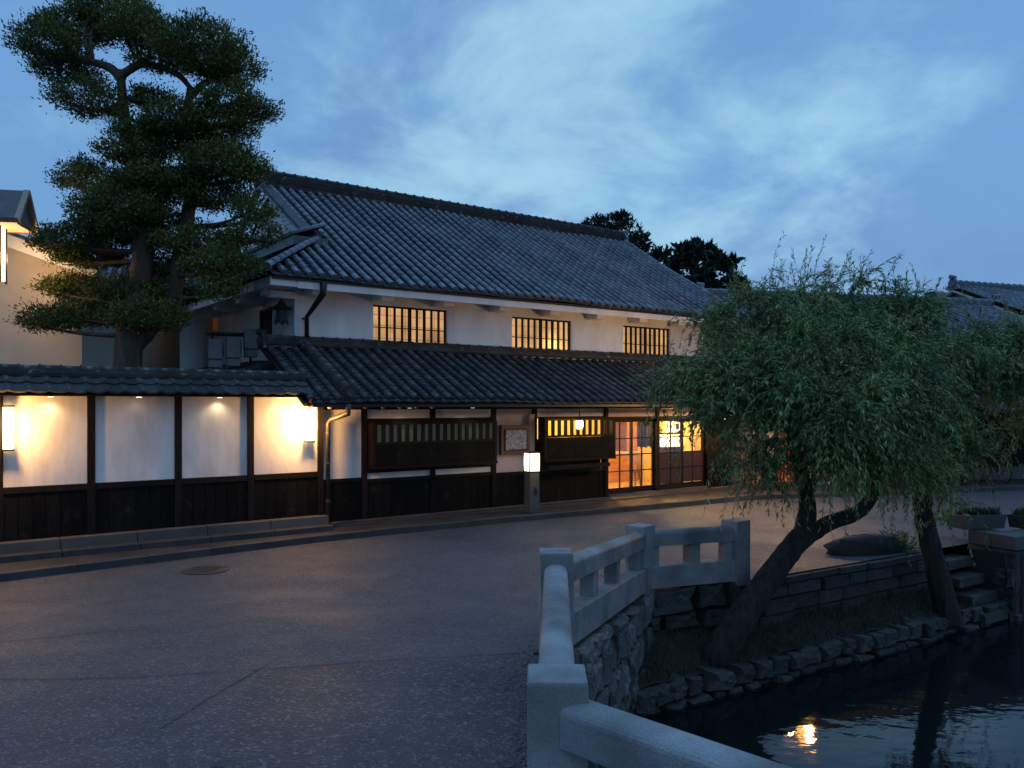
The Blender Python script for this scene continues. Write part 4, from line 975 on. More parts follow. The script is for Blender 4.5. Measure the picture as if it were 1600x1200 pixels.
# ---------------------------------------------------------------- garden wall
gw0 = A0 - N2 * .35
gw = empty('garden_wall', (gw0.x, gw0.y, 0), HA, 'white plaster garden wall with black posts, dark boards and a small tiled roof', 'wall')
gposts = [-.14, -1.444, -2.66, -3.97, -5.21, -6.45, -7.7]
for i, t in enumerate(gposts): MB().box(t - .055, t + .055, -.05, .12, .36, 2.62).build('post', M_wood, gw, bevel=.006)
for a, b in zip(gposts[1:], gposts):
    a += .057; b -= .057
    MB().box(a, b, -.005, .06, 1.16, 2.60).build('plaster_panel', M_plasterw, gw)
    MB().box(a, b, -.045, .06, 1.06, 1.158).build('rail', M_wood, gw, bevel=.005)
    k = max(1, round((b - a) / .2)); w = (b - a) / k
    for i in range(k): q = R.uniform(0, .008); MB().box(a + w * i + .003, a + w * (i + 1) - .003, -.02 - q, .06, .36, 1.058).build('plank', M_char, gw)
MB().box(-7.7, -.14, .065, .11, .3, 2.6).build('core', M_mortar, gw)
for i in range(7):
    a = -7.7 + 7.65 * i / 7; MB().box(a + .004, a + 7.65 / 7 - .004, -.20, .14, .02, .355).build('plinth_stone', M_granitd, gw, bevel=.012)
    MB().box(a + .004, a + 7.65 / 7 - .004, -.42, -.202, .02, .20).build('plinth_step', M_kerb, gw, bevel=.012)
# its roof
gse, gze, gsr, gzr = -.42, 2.585, .10, 2.86; gsl = (gzr - gze) / (gsr - gse); gcs = 1 / math.sqrt(1 + gsl * gsl)
groof = MB().add([(-7.8, gse + .02, gze - .03), (-.45, gse + .02, gze - .03), (-.45, gsr, gzr - .03), (-7.8, gsr, gzr - .03), (-.45, 2 * gsr - gse, gze - .03), (-7.8, 2 * gsr - gse, gze - .03), (-7.8, gse + .02, gze - .055), (-.45, gse + .02, gze - .055), (-.45, 2 * gsr - gse, gze - .055), (-7.8, 2 * gsr - gse, gze - .055)],
                 [(0, 1, 2, 3), (3, 2, 4, 5), (6, 9, 8, 7), (0, 6, 7, 1)]).build('wall_roof', M_wood, gw)
def san_tile():
    'flat pan tile with a raised roll along one side'
    vs = []; fs = []; xs = [0, .02, .05, .085, .12, .16, .20, .235, .265]; zs = [.020, .026, .024, .012, .004, .001, .002, .006, .015]
    for y, dz in ((0, -.02), (0, .012), (.31, .0)):
        for x, z in zip(xs, zs): vs.append((x, y, z + dz))
    n = len(xs)
    for r_ in range(2):
        for k in range(n - 1): fs.append((r_ * n + k, r_ * n + k + 1, (r_ + 1) * n + k + 1, (r_ + 1) * n + k))
    me = bpy.data.meshes.new('roof_tile'); me.from_pydata(vs, [], fs); me.update(); me.materials.append(M_tile2)
    return me
stm = san_tile(); GU = V(1, 0, 0); GWd = V(0, 1, gsl).normalized(); GN = GU.cross(GWd); GF_ = Matrix((GU, GWd, GN)).transposed().to_4x4()
for i in range(28):
    for k in range(2):
        p = V(-7.78 + i * .262, gse, gze) + GWd * (.27 * k - .01) + GN * (.004 + .012 * k)
        link('roof_tile', stm, groof, Matrix.Translation(p) @ GF_ @ Matrix.Rotation(R.uniform(-.02, .02), 4, 'Z'))
MB().bar((-7.8, gsr + .25, gze + .12), (-.45, gsr + .25, gze + .12), .5, .03, up=(0, -gsl, 1)).build('rear_tiles', M_tile2, groof)
ridge(groof, (-7.8, gsr, gzr - .03), (-.42, gsr, gzr - .03), M_tile2, .26, 2, .05, .07, .28)
# lamps on the garden wall
def wall_lantern(t, label, pw):
    p = gw.matrix_basis @ V(t, -.14, 0); e = empty('wall_lantern', p, HA, label, 'lantern')
    MB().box(-.065, .065, -.065, .065, 1.74, 2.36).build('paper_shade', M_lamp, e, bevel=.006)
    MB().box(-.075, .075, -.075, .075, 2.361, 2.39).build('cap', M_black, e); MB().box(-.075, .075, -.075, .075, 1.71, 1.739).build('base', M_black, e); MB().box(-.02, .02, .06, .14, 2.0, 2.04).build('bracket', M_black, e)
    lamp('lantern_light', (-.04, -.26, 2.05), pw * 1.25, (1, .50, .15), e, .06)
    lamp('lantern_back_light', (-.22, -.06, 2.1), pw * .22, (1, .56, .20), e, .10)
wall_lantern(-.40, 'tall glowing box lantern on the garden wall next to the inn', 62)
wall_lantern(-5.10, 'tall glowing box lantern on the far end of the garden wall beyond the tree', 52)
def down_light(t, label, pw, c):
    p = gw.matrix_basis @ V(t, -.16, 2.52); e = empty('wall_spotlight', p, HA, label, 'spotlight')
    MB().lathe([(.05, 0), (.055, .05), (.03, .06)], n=12).build('housing', M_black, e); MB().lathe([(.04, -.006), (.04, -.001)], n=12).build('lens', mat('lens_%d' % int(pw * 10), (.8, .8, .7), .4, emit=c, estr=6), e)
    lamp('down_light', (0, 0, -.03), pw, c, e, .04, 'SPOT', (130, .9), (math.radians(12), 0, 0))
down_light(-4.55, 'warm spotlight under the wall roof nearest the left lantern', 8, (1, .66, .32))
e_ = [o for o in col.objects if o.name.startswith('wall_spotlight')][0]; e_['label'] = 'warm bright spotlight under the garden wall roof, beside the storehouse end'
down_light(-3.30, 'very dim spotlight under the garden wall roof, lighting a bluish panel', .5, (1, .85, .6))
down_light(-2.02, 'whitish spotlight under the garden wall roof between two posts', 5.5, (1, .78, .46))
down_light(-.95, 'warm spotlight under the garden wall roof beside the box lantern', 5, (1, .66, .3))
# copper down pipe of the lower roof
cp = MB().tube([(.16, SE2 - .02, ZE2 - .05), (.16, SE2 - .02, ZE2 - .22), (-.02, -.56, 2.12), (-.05, -.50, 2.05), (-.05, -.50, .10)], [.06, .055, .045, .04, .04], 10).build('down_pipe', M_copper, inn, smooth=True)
for z in (.6, 1.3, 1.85): MB().lathe([(.047, 0), (.047, .04)], (-.05, -.50, z), 10).build('pipe_ring', M_copper, inn)

# ---------------------------------------------------------------- side yard of the inn
side = MB().add([(.06, EV + .3, 3.30), (.06, 9.0, 3.30), (-2.3, 9.0, 2.75), (-2.3, EV + .3, 2.75), (.06, EV + .3, 3.22), (.06, 9.0, 3.22), (-2.3, 9.0, 2.67), (-2.3, EV + .3, 2.67)], [(0, 1, 2, 3), (7, 6, 5, 4), (0, 3, 7, 4), (2, 6, 7, 3)]).build('side_roof', M_tile2, inn)
MB().box(-2.1, -2.0, EV + .5, 9, .1, 2.7).build('side_room_wall', M_plaster, inn)
tile_slope(side, (-2.3, 0, 2.77), (0, -1, 0), (1, 0, .233), [-8.9 + .262 * i for i in range(28)], lambda u: 0, lambda u: 2.4, M_tile2, None, n_ind=0, seed=12)
def ac_unit(p, rz, label, w=.74, h=.52):
    e = empty('air_conditioner', p, rz, label, 'air conditioner')
    MB().box(-w / 2, w / 2, -.14, .14, .16, .16 + h).build('casing', M_ac, e, bevel=.015)
    MB().tube([(-.1, -.142, .16 + h / 2), (-.1, -.155, .16 + h / 2)], h * .40, 20).build('fan_grille', M_black, e)
    for x in (-w / 2 + .08, w / 2 - .08): MB().box(x - .02, x + .02, -.13, .13, 0, .158).build('stand', M_ac, e)
ac_unit(px(364, 572, 16.9), HA + math.radians(75), 'grey air-conditioner unit on the side roof beside the evergreen tree', .5, .42)
ac_unit(px(392, 558, 17.3), HA + math.radians(75), 'grey air-conditioner unit on the side roof close to the inn wall', .5, .42)
ac_unit(px(336, 574, 16.7), HA + math.radians(75), 'narrow grey air-conditioner unit at the outer edge of the side roof', .4, .4)
tb = empty('rooftop_shelf', px(362, 524, 17.4), HA, 'dark flat shelf above the air conditioners beside the inn wall', 'shelf')
MB().box(-.45, .45, -.3, .3, 0, .04).build('board', M_black, tb)
for x in (-.4, .4): MB().box(x - .02, x + .02, -.02, .02, -.72, -.001).build('leg', M_black, tb)
# ---------------------------------------------------------------- other buildings
def simple_house(name, loc, rz, L_, D, ze, slope, label, mw, cat='building', oh=.5, verge=.35, mt=M_tile, rows_front=True, n_ind=0, zbase=0.0, wallz=None):
    e = empty(name, loc, rz, label, cat); zr = ze + slope * (D / 2 + oh)
    MB().box(0, L_, 0, .2, zbase, ze + .1).box(0, L_, D - .2, D, zbase, ze + .1).build('wall', mw, e)
    for x in (0, L_ - .2):
        zz = ze + slope * oh
        MB().add([(x + q, y, z) for q in (0, .2) for y, z in ((.2, zbase), (D - .2, zbase), (D - .2, zz), (D / 2, zr - .12), (.2, zz))], [(4, 3, 2, 1, 0), (5, 6, 7, 8, 9), (0, 1, 6, 5), (1, 2, 7, 6), (2, 3, 8, 7), (3, 4, 9, 8), (4, 0, 5, 9)]).build('gable_wall', mw, e)
    t0, t1 = -verge, L_ + verge
    rf = MB().add([(t0, -oh, ze - .05), (t1, -oh, ze - .05), (t1, D / 2, zr - .05), (t0, D / 2, zr - .05), (t1, D + oh, ze - .05), (t0, D + oh, ze - .05), (t0, -oh, ze - .13), (t1, -oh, ze - .13), (t1, D / 2, zr - .13), (t0, D / 2, zr - .13), (t1, D + oh, ze - .13), (t0, D + oh, ze - .13)],
                  [(0, 1, 2, 3), (3, 2, 4, 5), (7, 6, 9, 8), (8, 9, 11, 10), (0, 6, 7, 1), (5, 4, 10, 11), (0, 3, 9, 6), (3, 5, 11, 9), (1, 7, 8, 2), (2, 8, 10, 4)]).build('roof', M_wood, e)
    h = (D / 2 + oh) * math.sqrt(1 + slope ** 2) - .12
    bpy.context.view_layer.update()
    tile_slope(rf, (0, -oh, ze), (1, 0, 0), (0, 1, slope), [t0 + .08 + .28 * i for i in range(int((t1 - t0) / .28))], lambda u: 0, lambda u: h, mt, M_pan, n_ind=n_ind, root=e, step=.3, pan_step=.25)
    tile_slope(rf, (0, D + oh, ze), (-1, 0, 0), (0, -1, slope), [-t1 + .08 + .28 * i for i in range(int((t1 - t0) / .28))], lambda u: 0, lambda u: h, mt, M_pan, n_ind=0, step=.6, pan_step=.6)
    ridge(rf, (t0, D / 2, zr - .08), (t1, D / 2, zr - .08), mt, .34, 4, .055, .085, .30)
    oni(rf, (t0 - .04, D / 2, zr - .12), math.radians(-90), .55, mt); oni(rf, (t1 + .04, D / 2, zr - .12), math.radians(90), .55, mt)
    for x in (t0 + .03, t1 - .03):
        MB().bar((x, -oh, ze - .16), (x, D / 2, zr - .16), .06, .22, up=(1, 0, 0)).build('bargeboard', M_tan if mw is M_tan else M_plaster, e)
        MB().bar((x, D + oh, ze - .16), (x, D / 2, zr - .16), .06, .22, up=(1, 0, 0)).build('bargeboard', M_tan if mw is M_tan else M_plaster, e)
    return e
# neighbour to the right, behind the willows
BA = math.radians(14)
nbh = simple_house('neighbour_house', (7.05, 23.05, 0), BA, 10.5, 6.0, 4.35, .42, 'low neighbouring townhouse with tiled lean-to behind the willows', M_tan, oh=.55)
# its street front: lean-to roof on posts, lattice door lit red, dark shutters
fr_ = MB().add([(3.2, -1.35, 2.15), (10.6, -1.35, 2.15), (10.6, -.01, 2.85), (3.2, -.01, 2.85), (3.2, -1.35, 2.08), (10.6, -1.35, 2.08), (10.6, -.01, 2.78), (3.2, -.01, 2.78)], [(0, 1, 2, 3), (7, 6, 5, 4), (0, 4, 5, 1), (1, 5, 6, 2), (0, 3, 7, 4)]).build('lean_to_roof', M_wood, nbh)
tile_slope(fr_, (0, -1.38, 2.16), (1, 0, 0), (0, 1.34, .7), [3.25 + .262 * i for i in range(28)], lambda u: 0, lambda u: 1.45, M_tile, M_pan, n_ind=120, root=nbh, seed=21)
for x in (3.3, 5.7, 8.1, 10.5): MB().box(x - .06, x + .06, -1.2, -1.08, .1, 2.12).build('post', M_wood, nbh)
MB().box(2.56, 10.55, -.06, -.002, .12, 2.75).build('dark_front', M_wood, nbh)
MB().box(-.05, .34, -.05, -.002, .12, .9).build('dark_front', M_wood, nbh); MB().box(1.02, 2.43, -.05, -.002, 1.2, 2.75).build('dark_front', M_wood, nbh)
MB().box(3.1, 10.5, -.1, -.061, .12, .5).build('skirting', M_granitd, nbh)
rd = MB().box(.36, .42, -.07, -.002, .12, 1.95).box(.94, 1.0, -.07, -.002, .12, 1.95).box(.42, .94, -.07, -.002, 1.88, 1.95).box(.42, .94, -.07, -.002, .12, .22).build('lattice_door', M_brown, nbh)
for i in range(5): MB().box(.44 + .1 * i, .465 + .1 * i, -.06, -.03, .22, 1.88).build('bar', M_brown, rd)
for z in (.6, 1.0, 1.4): MB().box(.42, .94, -.05, -.035, z, z + .025).build('bar', M_brown, rd)
MB().box(.42, .94, -.02, -.012, .22, 1.88).build('lit_pane', mat('red_lit_pane', (.4, .1, .04), .5, emit=(1, .16, .03), estr=.55), rd)
for x in (1.6, 2.5): MB().box(x - .06, x + .06, -.08, -.002, .1, 2.6).build('post', M_wood, nbh)
for i, (x0, x1) in enumerate(((4.2, 5.5), (7.0, 8.4))):
    w = MB().box(x0, x1, -.05, -.002, 3.15, 3.2).box(x0, x1, -.05, -.002, 3.85, 3.9).box(x0, x0 + .05, -.05, -.002, 3.2, 3.85).box(x1 - .05, x1, -.05, -.002, 3.2, 3.85).build('window', M_wood, nbh)
    for k in range(1, 7): q = x0 + (x1 - x0) * k / 7; MB().box(q - .02, q + .02, -.045, -.01, 3.2, 3.85).build('bar', M_wood, w)
    MB().box(x0 + .05, x1 - .05, -.009, -.004, 3.2, 3.85).build('pane', M_black, w)
tk = empty('rooftop_tank', px(1462, 478, 26.3), BA, 'small pale square box standing on the neighbour roof ridge', 'tank')
MB().box(-.22, .22, -.2, .2, -.3, .42).build('casing', M_ac, tk, bevel=.01); MB().box(-.26, -.22, -.21, .21, -.3, .44).build('side_panel', M_black, tk)
# gabled storehouse farther right whose ridge catches the lamp light
c_ = px(1490, 437, 30); zr_ = c_.z
st2 = simple_house('storehouse', (0, 0, 0), BA + math.radians(6), 11, 7.0, zr_ - .45 * 4.1, .45, 'storehouse with tan gable end and finial rising behind the neighbour roof', M_tan, oh=.6)
M_ = Matrix.Rotation(BA + math.radians(6), 4, 'Z'); off = M_ @ V(-.35, 3.5, 0); st2.location = (c_.x - off.x, c_.y - off.y, -.25)
# a far house closing the street on the right
simple_house('far_house', (18.5, 26.5, 0), math.radians(20), 12, 6.5, 4.2, .45, 'dim plaster house at the far end of the street beyond the lean-to', M_plaster, oh=.6)
# storehouse on the left behind the garden wall, gable end to the street
sw_ = px(128, 570, 17.0)
ls = empty('left_storehouse', (0, 0, 0), 0, 'tan plaster storehouse with pale bargeboard behind the garden wall', 'building')
def P17(x, y, dd=17.0): return px(x, y, dd)
def wall_poly(pts, th, m, name, par):
    b = [Vector(p) for p in pts]; n = len(b); vs = b + [p + V(0, th, 0) for p in b]
    return MB().add(vs, [tuple(range(n)), tuple(range(2 * n - 1, n - 1, -1))] + [(i, n + i, n + (i + 1) % n, (i + 1) % n) for i in range(n)]).build(name, m, par)
gx = lambda p: (p.x, p.y, 0.0)
pA, pB = P17(128, 428), P17(-140, 332)
wall_poly([gx(P17(128, 570)), tuple(pA), tuple(pB), (pB.x - 3.5, pB.y, pB.z - 1.2), (pB.x - 3.5, pB.y, 0)][::-1], 5.0, M_tan, 'wall', ls)
ra, rb = P17(158, 428, 16.9), P17(-140, 322, 16.9)
MB().bar(ra + V(0, -.02, 0), rb + V(0, -.02, 0), .34, .24, up=(0, 0, 1)).build('bargeboard', M_plaster, ls)
MB().bar(ra + V(.05, -.1, .17), rb + V(0, -.1, .17), .5, .07).build('verge_tiles', M_tile2, ls)
MB().add([tuple(ra + V(.1, 0, .16)), tuple(rb + V(0, 0, .16)), tuple(rb + V(0, 5, .16)), tuple(ra + V(.1, 5, .16))], [(0, 1, 2, 3)]).build('roof', M_tile2, ls)
# roofed street lantern at the left edge
lz = px(-8, 390, 15.4); rl = empty('roofed_lantern', (lz.x, lz.y, 0), math.radians(12), 'lit lantern under a small pitched roof on a dark pole behind the garden wall', 'street lamp')
def zpx(y, d=15.4): return CAMH - (y - 632) / 1280 * d
MB().tube([(.0, .0, 0), (.0, 0, zpx(440))], [.09, .075], 10).build('pole', M_wood, rl)
MB().box(-.13, .13, -.13, .13, zpx(438), zpx(346)).build('lamp_box', M_lamp, rl)
for x in (-.14, .14):
    for y in (-.14, .14): MB().box(x - .015, x + .015, y - .015, y + .015, zpx(442), zpx(344)).build('frame_bar', M_wood, rl)
zr1, zr0 = zpx(296), zpx(352)
rf_ = MB()
rf_.add([(-.52, -.48, zr0), (.52, -.48, zr0), (.52, .48, zr0), (-.52, .48, zr0), (-.52, -.02, zr1), (.52, -.02, zr1), (.52, .02, zr1), (-.52, .02, zr1)], [(0, 1, 5, 4), (2, 3, 7, 6), (4, 5, 6, 7), (0, 4, 7, 3), (1, 2, 6, 5)]).build('roof', mat('lantern_roof', (.16, .14, .14), .6), rl)
MB().box(-.5, .5, -.46, .46, zr0 - .03, zr0 - .002).build('soffit', M_pale, rl)
for y in (-.5, .5): MB().box(-.56, .56, y - .03, y + .03, zr0 - .04, zr0 + .05).build('roof_edge', M_brown, rl)
for y in (-.25, .25):
    MB().bar((.55, y * 2, zr0), (.55, 0, zr1), .06, .10, up=(1, 0, 0)).build('bargeboard', M_pale, rl)
    MB().bar((-.55, y * 2, zr0), (-.55, 0, zr1), .06, .10, up=(1, 0, 0)).build('bargeboard', M_pale, rl)
lamp('lantern_light', (.26, .30, zpx(400)), 36, (1, .60, .28), rl, .12)
lamp('lantern_front_light', (.20, -.20, zpx(400)), 14, (1, .62, .28), rl, .10)
# roof of a house behind the evergreen
simple_house('rear_house', (-13.5, 23.2, 0), math.radians(20), 7.0, 5.0, 5.3, .5, 'grey tiled house behind the trunks of the evergreen', M_plaster, oh=.5)
# street lamp behind the willow: what glints in the canal
sl_ = empty('street_lamp', (6.7, 18.7, 0.0), 0, 'lit traditional street lamp on a dark post hidden behind the willow', 'street lamp')
MB().tube([(0, 0, 0), (0, 0, .5), (0, 0, 2.6)], [.09, .06, .05], 10).build('pole', M_black, sl_)
MB().add([(x * w, y * w, z) for w, z in ((.11, 2.6), (.17, 3.05)) for x, y in ((-1, -1), (1, -1), (1, 1), (-1, 1))], [(3, 2, 1, 0), (4, 5, 6, 7), (0, 1, 5, 4), (1, 2, 6, 5), (2, 3, 7, 6), (3, 0, 4, 7)]).build('lamp_glass', paper_mat('amber_lamp', (1.0, .50, .13), 5.0), sl_)
MB().lathe([(.27, 3.051), (.24, 3.10), (.05, 3.26), (.02, 3.34)], n=4).build('roof', M_black, sl_)
lamp('street_light', (-.05, -.32, 2.8), 140, (1.0, .56, .20), sl_, .08)
lamp('street_light_back', (-.25, .34, 2.8), 190, (1.0, .56, .20), sl_, .08)

# bicycles under the lean-to
def bicycle(p, rz, label):
    e = empty('bicycle', p, rz, label, 'bicycle'); e['group'] = 'bicycles under the lean-to'
    for x in (-.52, .52):
        w = MB(); pts = [(x + .33 * math.cos(a), 0, .34 + .33 * math.sin(a)) for a in [2 * math.pi * k / 24 for k in range(25)]]
        w.tube(pts, .018, 6, False); wh = w.build('wheel', M_black, e)
        sp = MB()
        for k in range(10): a = math.pi * k / 5; sp.bar((x, 0, .34), (x + .32 * math.cos(a), 0, .34 + .32 * math.sin(a)), .004, .004, up=(0, 1, 0))
        sp.build('spokes', M_ac, wh)
    f = MB()
    for a, b in (((-.52, .34), (-.12, .30)), ((-.52, .34), (-.22, .72)), ((-.12, .30), (-.24, .82)), ((-.12, .30), (.36, .74)), ((-.20, .66), (.34, .82)), ((.32, .95), (.52, .34))): f.tube([(a[0], 0, a[1]), (b[0], 0, b[1])], .016, 6)
    f.build('frame', M_black, e)
    MB().add([(-.38, -.07, .84), (-.38, .07, .84), (-.12, .02, .86), (-.12, -.02, .86), (-.38, -.06, .90), (-.38, .06, .90), (-.12, .015, .89), (-.12, -.015, .89)], [(0, 1, 2, 3), (7, 6, 5, 4), (0, 4, 5, 1), (1, 5, 6, 2), (2, 6, 7, 3), (3, 7, 4, 0)]).build('saddle', M_black, e)
    MB().tube([(.2, -.28, .98), (.32, -.2, .98), (.33, 0, .96), (.32, .2, .98), (.2, .28, .98)], .013, 6).build('handlebar', M_ac, e)
    MB().box(.42, .70, -.14, .14, .72, .92).build('basket', M_ac, e)
def nb_at(x, y, z=.12): return nbh.matrix_basis @ V(x, y, z)
bicycle(nb_at(6.45, -.55), BA + math.radians(70), 'parked dark bicycle under the lean-to, the one closer to the red-lit lattice door')
bicycle(nb_at(7.3, -.6), BA + math.radians(75), 'parked dark bicycle under the lean-to, the one farther from the red-lit lattice door')
# ---------------------------------------------------------------- vegetation
G = np.random.default_rng(11)
def unit(a): return a / np.maximum(np.linalg.norm(a, axis=-1, keepdims=True), 1e-9)
def leaf_mesh(name, pos, dirv, L_, Wd, m, fold=0.25, droop=0.0):
    'diamond leaves: pos base, dirv direction (unit), arrays of length and width'
    n = len(pos); rnd_ = unit(G.normal(size=(n, 3))); side = unit(np.cross(dirv, rnd_)); nrm = np.cross(side, dirv)
    L_ = np.broadcast_to(L_, (n,))[:, None]; Wd = np.broadcast_to(Wd, (n,))[:, None]
    mid = pos + dirv * L_ * .45; tip = pos + dirv * L_ + np.array([0, 0, -1.0]) * L_ * droop
    v = np.stack([pos, mid + side * Wd / 2 + nrm * Wd * fold, tip, mid - side * Wd / 2 + nrm * Wd * fold], 1).reshape(-1, 3)
    return np_mesh(name, v, np.arange(4 * n).reshape(-1, 4), m)
def twig_mesh(name, A, B, r, m):
    'thin three-sided sticks from A to B'
    n = len(A); d = unit(B - A); ref = np.tile(np.array([[.3, .2, .9]]), (n, 1)); x = unit(np.cross(d, ref)); y = np.cross(d, x); v = []
    for P, q in ((A, 1.0), (B, .6)):
        for k in range(3): a = 2 * math.pi * k / 3; v.append(P + (x * math.cos(a) + y * math.sin(a)) * r * q)
    v = np.stack(v, 1).reshape(-1, 3); f = []
    base_ = np.arange(n)[:, None] * 6
    f = np.concatenate([base_ + np.array([k, (k + 1) % 3, 3 + (k + 1) % 3, 3 + k]) for k in range(3)], 0)
    return np_mesh(name, v, f, m)

def bezier(pts, k=12):
    'Catmull-Rom through the points'
    P = [Vector(p) for p in pts]; P = [2 * P[0] - P[1]] + P + [2 * P[-1] - P[-2]]; out = []
    for i in range(1, len(P) - 2):
        a, b, c, d = P[i - 1:i + 3]
        for j in range(k):
            t = j / k; out.append(.5 * ((2 * b) + (c - a) * t + (2 * a - 5 * b + 4 * c - d) * t * t + (3 * b - 3 * c + d - a) * t ** 3))
    out.append(P[-2]); return out
def limb(mb, pts, r0, r1, n=10, k=8, gnarl=.04):
    C = bezier(pts, k); m_ = len(C); mb.tube(C, [(r0 + (r1 - r0) * (i / (m_ - 1))) * (1 + R.uniform(-gnarl, gnarl)) for i in range(m_)], n); return C

# ---- the two willows
def willow(name, label, base, trunk, limbs, mounds, n_twigs, seed, tip_twigs=0):
    global G
    G = np.random.default_rng(seed)
    e = empty(name, base, 0, label, 'tree'); B = Vector(base)
    tb = MB(); limb(tb, [Vector(p) - B for p in trunk[0]], trunk[1], trunk[2], 12, 8, .05)
    tips = []
    for pts, r0, r1 in limbs: C = limb(tb, [Vector(p) - B for p in pts], r0, r1, 9, 6, .06); tips += C[len(C) // 2:]
    # limbs reaching into every mound
    src = [Vector(p) for p in tips]
    for (c, rx, ry, rz, wgt) in mounds:
        c = Vector(c) - B; s = min(src, key=lambda q: (q - c).length)
        if (s - c).length > .25: limb(tb, [s, s.lerp(c, .5) + V(R.uniform(-.1, .1), R.uniform(-.1, .1), .10), c], .05, .02, 6, 4)
    tb.build('trunk', M_bark, e, smooth=True)
    wsum = sum(m[4] for m in mounds); LP = []; LD = []; LL = []; TA = []; TB = []
    for (c, rx, ry, rz, wgt) in mounds:
        k = int(n_twigs * wgt / wsum); c = np.array(Vector(c) - B)
        u = unit(G.normal(size=(k, 3))); u[:, 2] = np.abs(u[:, 2]) * G.choice([1, 1, 1, -.5], k)
        nc = max(4, int(9 * wgt)); cu = unit(G.normal(size=(nc, 3))); cu[:, 2] = np.abs(cu[:, 2]) * G.choice([1, 1, -.6], nc)
        cc = cu * np.array([rx, ry, rz]) * G.uniform(.45, .95, (nc, 1)); own = G.integers(nc, size=k)       # tufts within the mound
        st = c + cc[own] + G.normal(0, .07, (k, 3))
        u = unit(cu[own] * .7 + u)
        out = unit(u + G.normal(0, .45, (k, 3)))
        out[:, 2] = out[:, 2] * .55 + G.uniform(-.1, .75, k)
        out = unit(out)
        longw = G.random(k) < .16; length = G.uniform(.22, .62, k) * np.where(longw, 1.75, 1.0); nseg = 9
        p = st.copy(); d = out.copy(); prev = p.copy()
        grav = np.where(longw, .42, G.uniform(.04, .30, k))[:, None]
        for s in range(nseg):
            step = (length / nseg)[:, None]; d = unit(d + np.array([0, 0, -1]) * grav + G.normal(0, .06, (k, 3))); q = p + d * step
            TA.append(p.copy()); TB.append(q.copy())
            for r_ in range(4):
                keep = G.random(k) < .92
                t = G.random((k, 1)); pos = p + (q - p) * t; a = unit(G.normal(size=(k, 3))); ld = unit(d * .75 + a * .62 + np.array([0, 0, -.22]))
                LP.append(pos[keep]); LD.append(ld[keep]); LL.append(G.uniform(.05, .105, keep.sum()))
            p = q
    if tip_twigs:      # young shoots standing up out of the top
        tops = sorted(mounds, key=lambda m: -(m[0][2] + m[3]))[:7]
        for i in range(tip_twigs):
            (c, rx, ry, rz, wgt) = tops[G.integers(len(tops))]; c = np.array(Vector(c) - B)
            st = c + np.array([G.uniform(-rx, rx) * .8, G.uniform(-ry, ry) * .7, rz * .75]); d = unit(np.array([G.normal(0, .28), G.normal(0, .25), 1.0])); ln = G.uniform(.25, .75)
            p = st
            for s in range(9):
                q = p + d * ln / 9; TA.append(p[None]); TB.append(q[None]); d = unit(d + np.array([G.normal(.02, .08), G.normal(0, .08), -.07 * (s > 4)]))
                for r_ in range(4):
                    LP.append((p + (q - p) * G.random())[None]); LD.append(unit(d * .8 + unit(G.normal(size=3)) * .6)[None]); LL.append(G.uniform(.04, .085, 1))
                p = q
    LP = np.concatenate(LP); LD = np.concatenate(LD); LL = np.concatenate(LL)
    o = link('crown', leaf_mesh('crown', LP, LD, LL, LL * G.uniform(.14, .22, len(LL)), M_willow), e); o['kind'] = 'stuff'
    o = link('twigs', twig_mesh('twigs', np.concatenate(TA), np.concatenate(TB), .0022, M_bark), e); o['kind'] = 'stuff'
    print(name, len(LP))
    return e
def mpx(x, y, d, rx, ry, w=1.0):
    'mound seen at pixel x,y with pixel half sizes'
    s = d / 1280; p = px(x, y, d); return (tuple(p), rx * s, rx * s * .9, ry * s, w * rx * ry / 4000)
w1b = px(1128, 1012, 10.25)
M1 = [mpx(1190, 515, 11.2, 85, 50), mpx(1290, 505, 11.8, 100, 62), mpx(1390, 515, 12.0, 85, 58), mpx(1240, 560, 10.9, 110, 70), mpx(1370, 570, 11.1, 110, 75), mpx(1130, 585, 10.8, 75, 60), mpx(1085, 640, 10.7, 50, 45, .8),
      mpx(1180, 640, 10.3, 80, 65), mpx(1290, 650, 10.1, 100, 70), mpx(1390, 660, 10.4, 90, 75), mpx(1170, 715, 10.4, 50, 40, .65), mpx(1330, 720, 10.4, 80, 50, .9), mpx(1400, 745, 11.2, 55, 50, .7), mpx(1195, 735, 10.9, 32, 40, .4), mpx(1280, 600, 12.3, 120, 90), mpx(1140, 520, 11.6, 50, 45, .6), mpx(1320, 460, 11.6, 60, 30, .5), mpx(1230, 480, 11.6, 60, 35, .5), mpx(1430, 500, 12.2, 50, 32, .5), mpx(1060, 610, 10.9, 45, 40, .5)]
willow('willow_tree', 'leaning forked willow growing from the mossy ledge beside the parapet', w1b,
       ([px(1085, 1085, 10.3), px(1108, 1042, 10.3), w1b, px(1165, 955, 10.4), px(1215, 885, 10.7), px(1258, 830, 11.0)], .225, .145),
       [([px(1250, 845, 10.95), px(1262, 800, 11.05), px(1256, 755, 11.1), px(1243, 700, 11.1), px(1230, 620, 11.1), px(1215, 560, 11.1)], .135, .06),
        ([px(1245, 850, 10.95), px(1290, 820, 11.1), px(1345, 797, 11.2), px(1372, 750, 11.3), px(1385, 680, 11.3), px(1380, 590, 11.3)], .125, .05),
        ([px(1240, 690, 11.1), px(1290, 620, 11.3), px(1300, 540, 11.6), px(1320, 480, 11.7)], .07, .03),
        ([px(1235, 650, 11.1), px(1180, 600, 11.0), px(1140, 560, 11.0)], .06, .03)],
       M1, 5600, 5, 36)
w2b = px(1475, 936, 12.6)
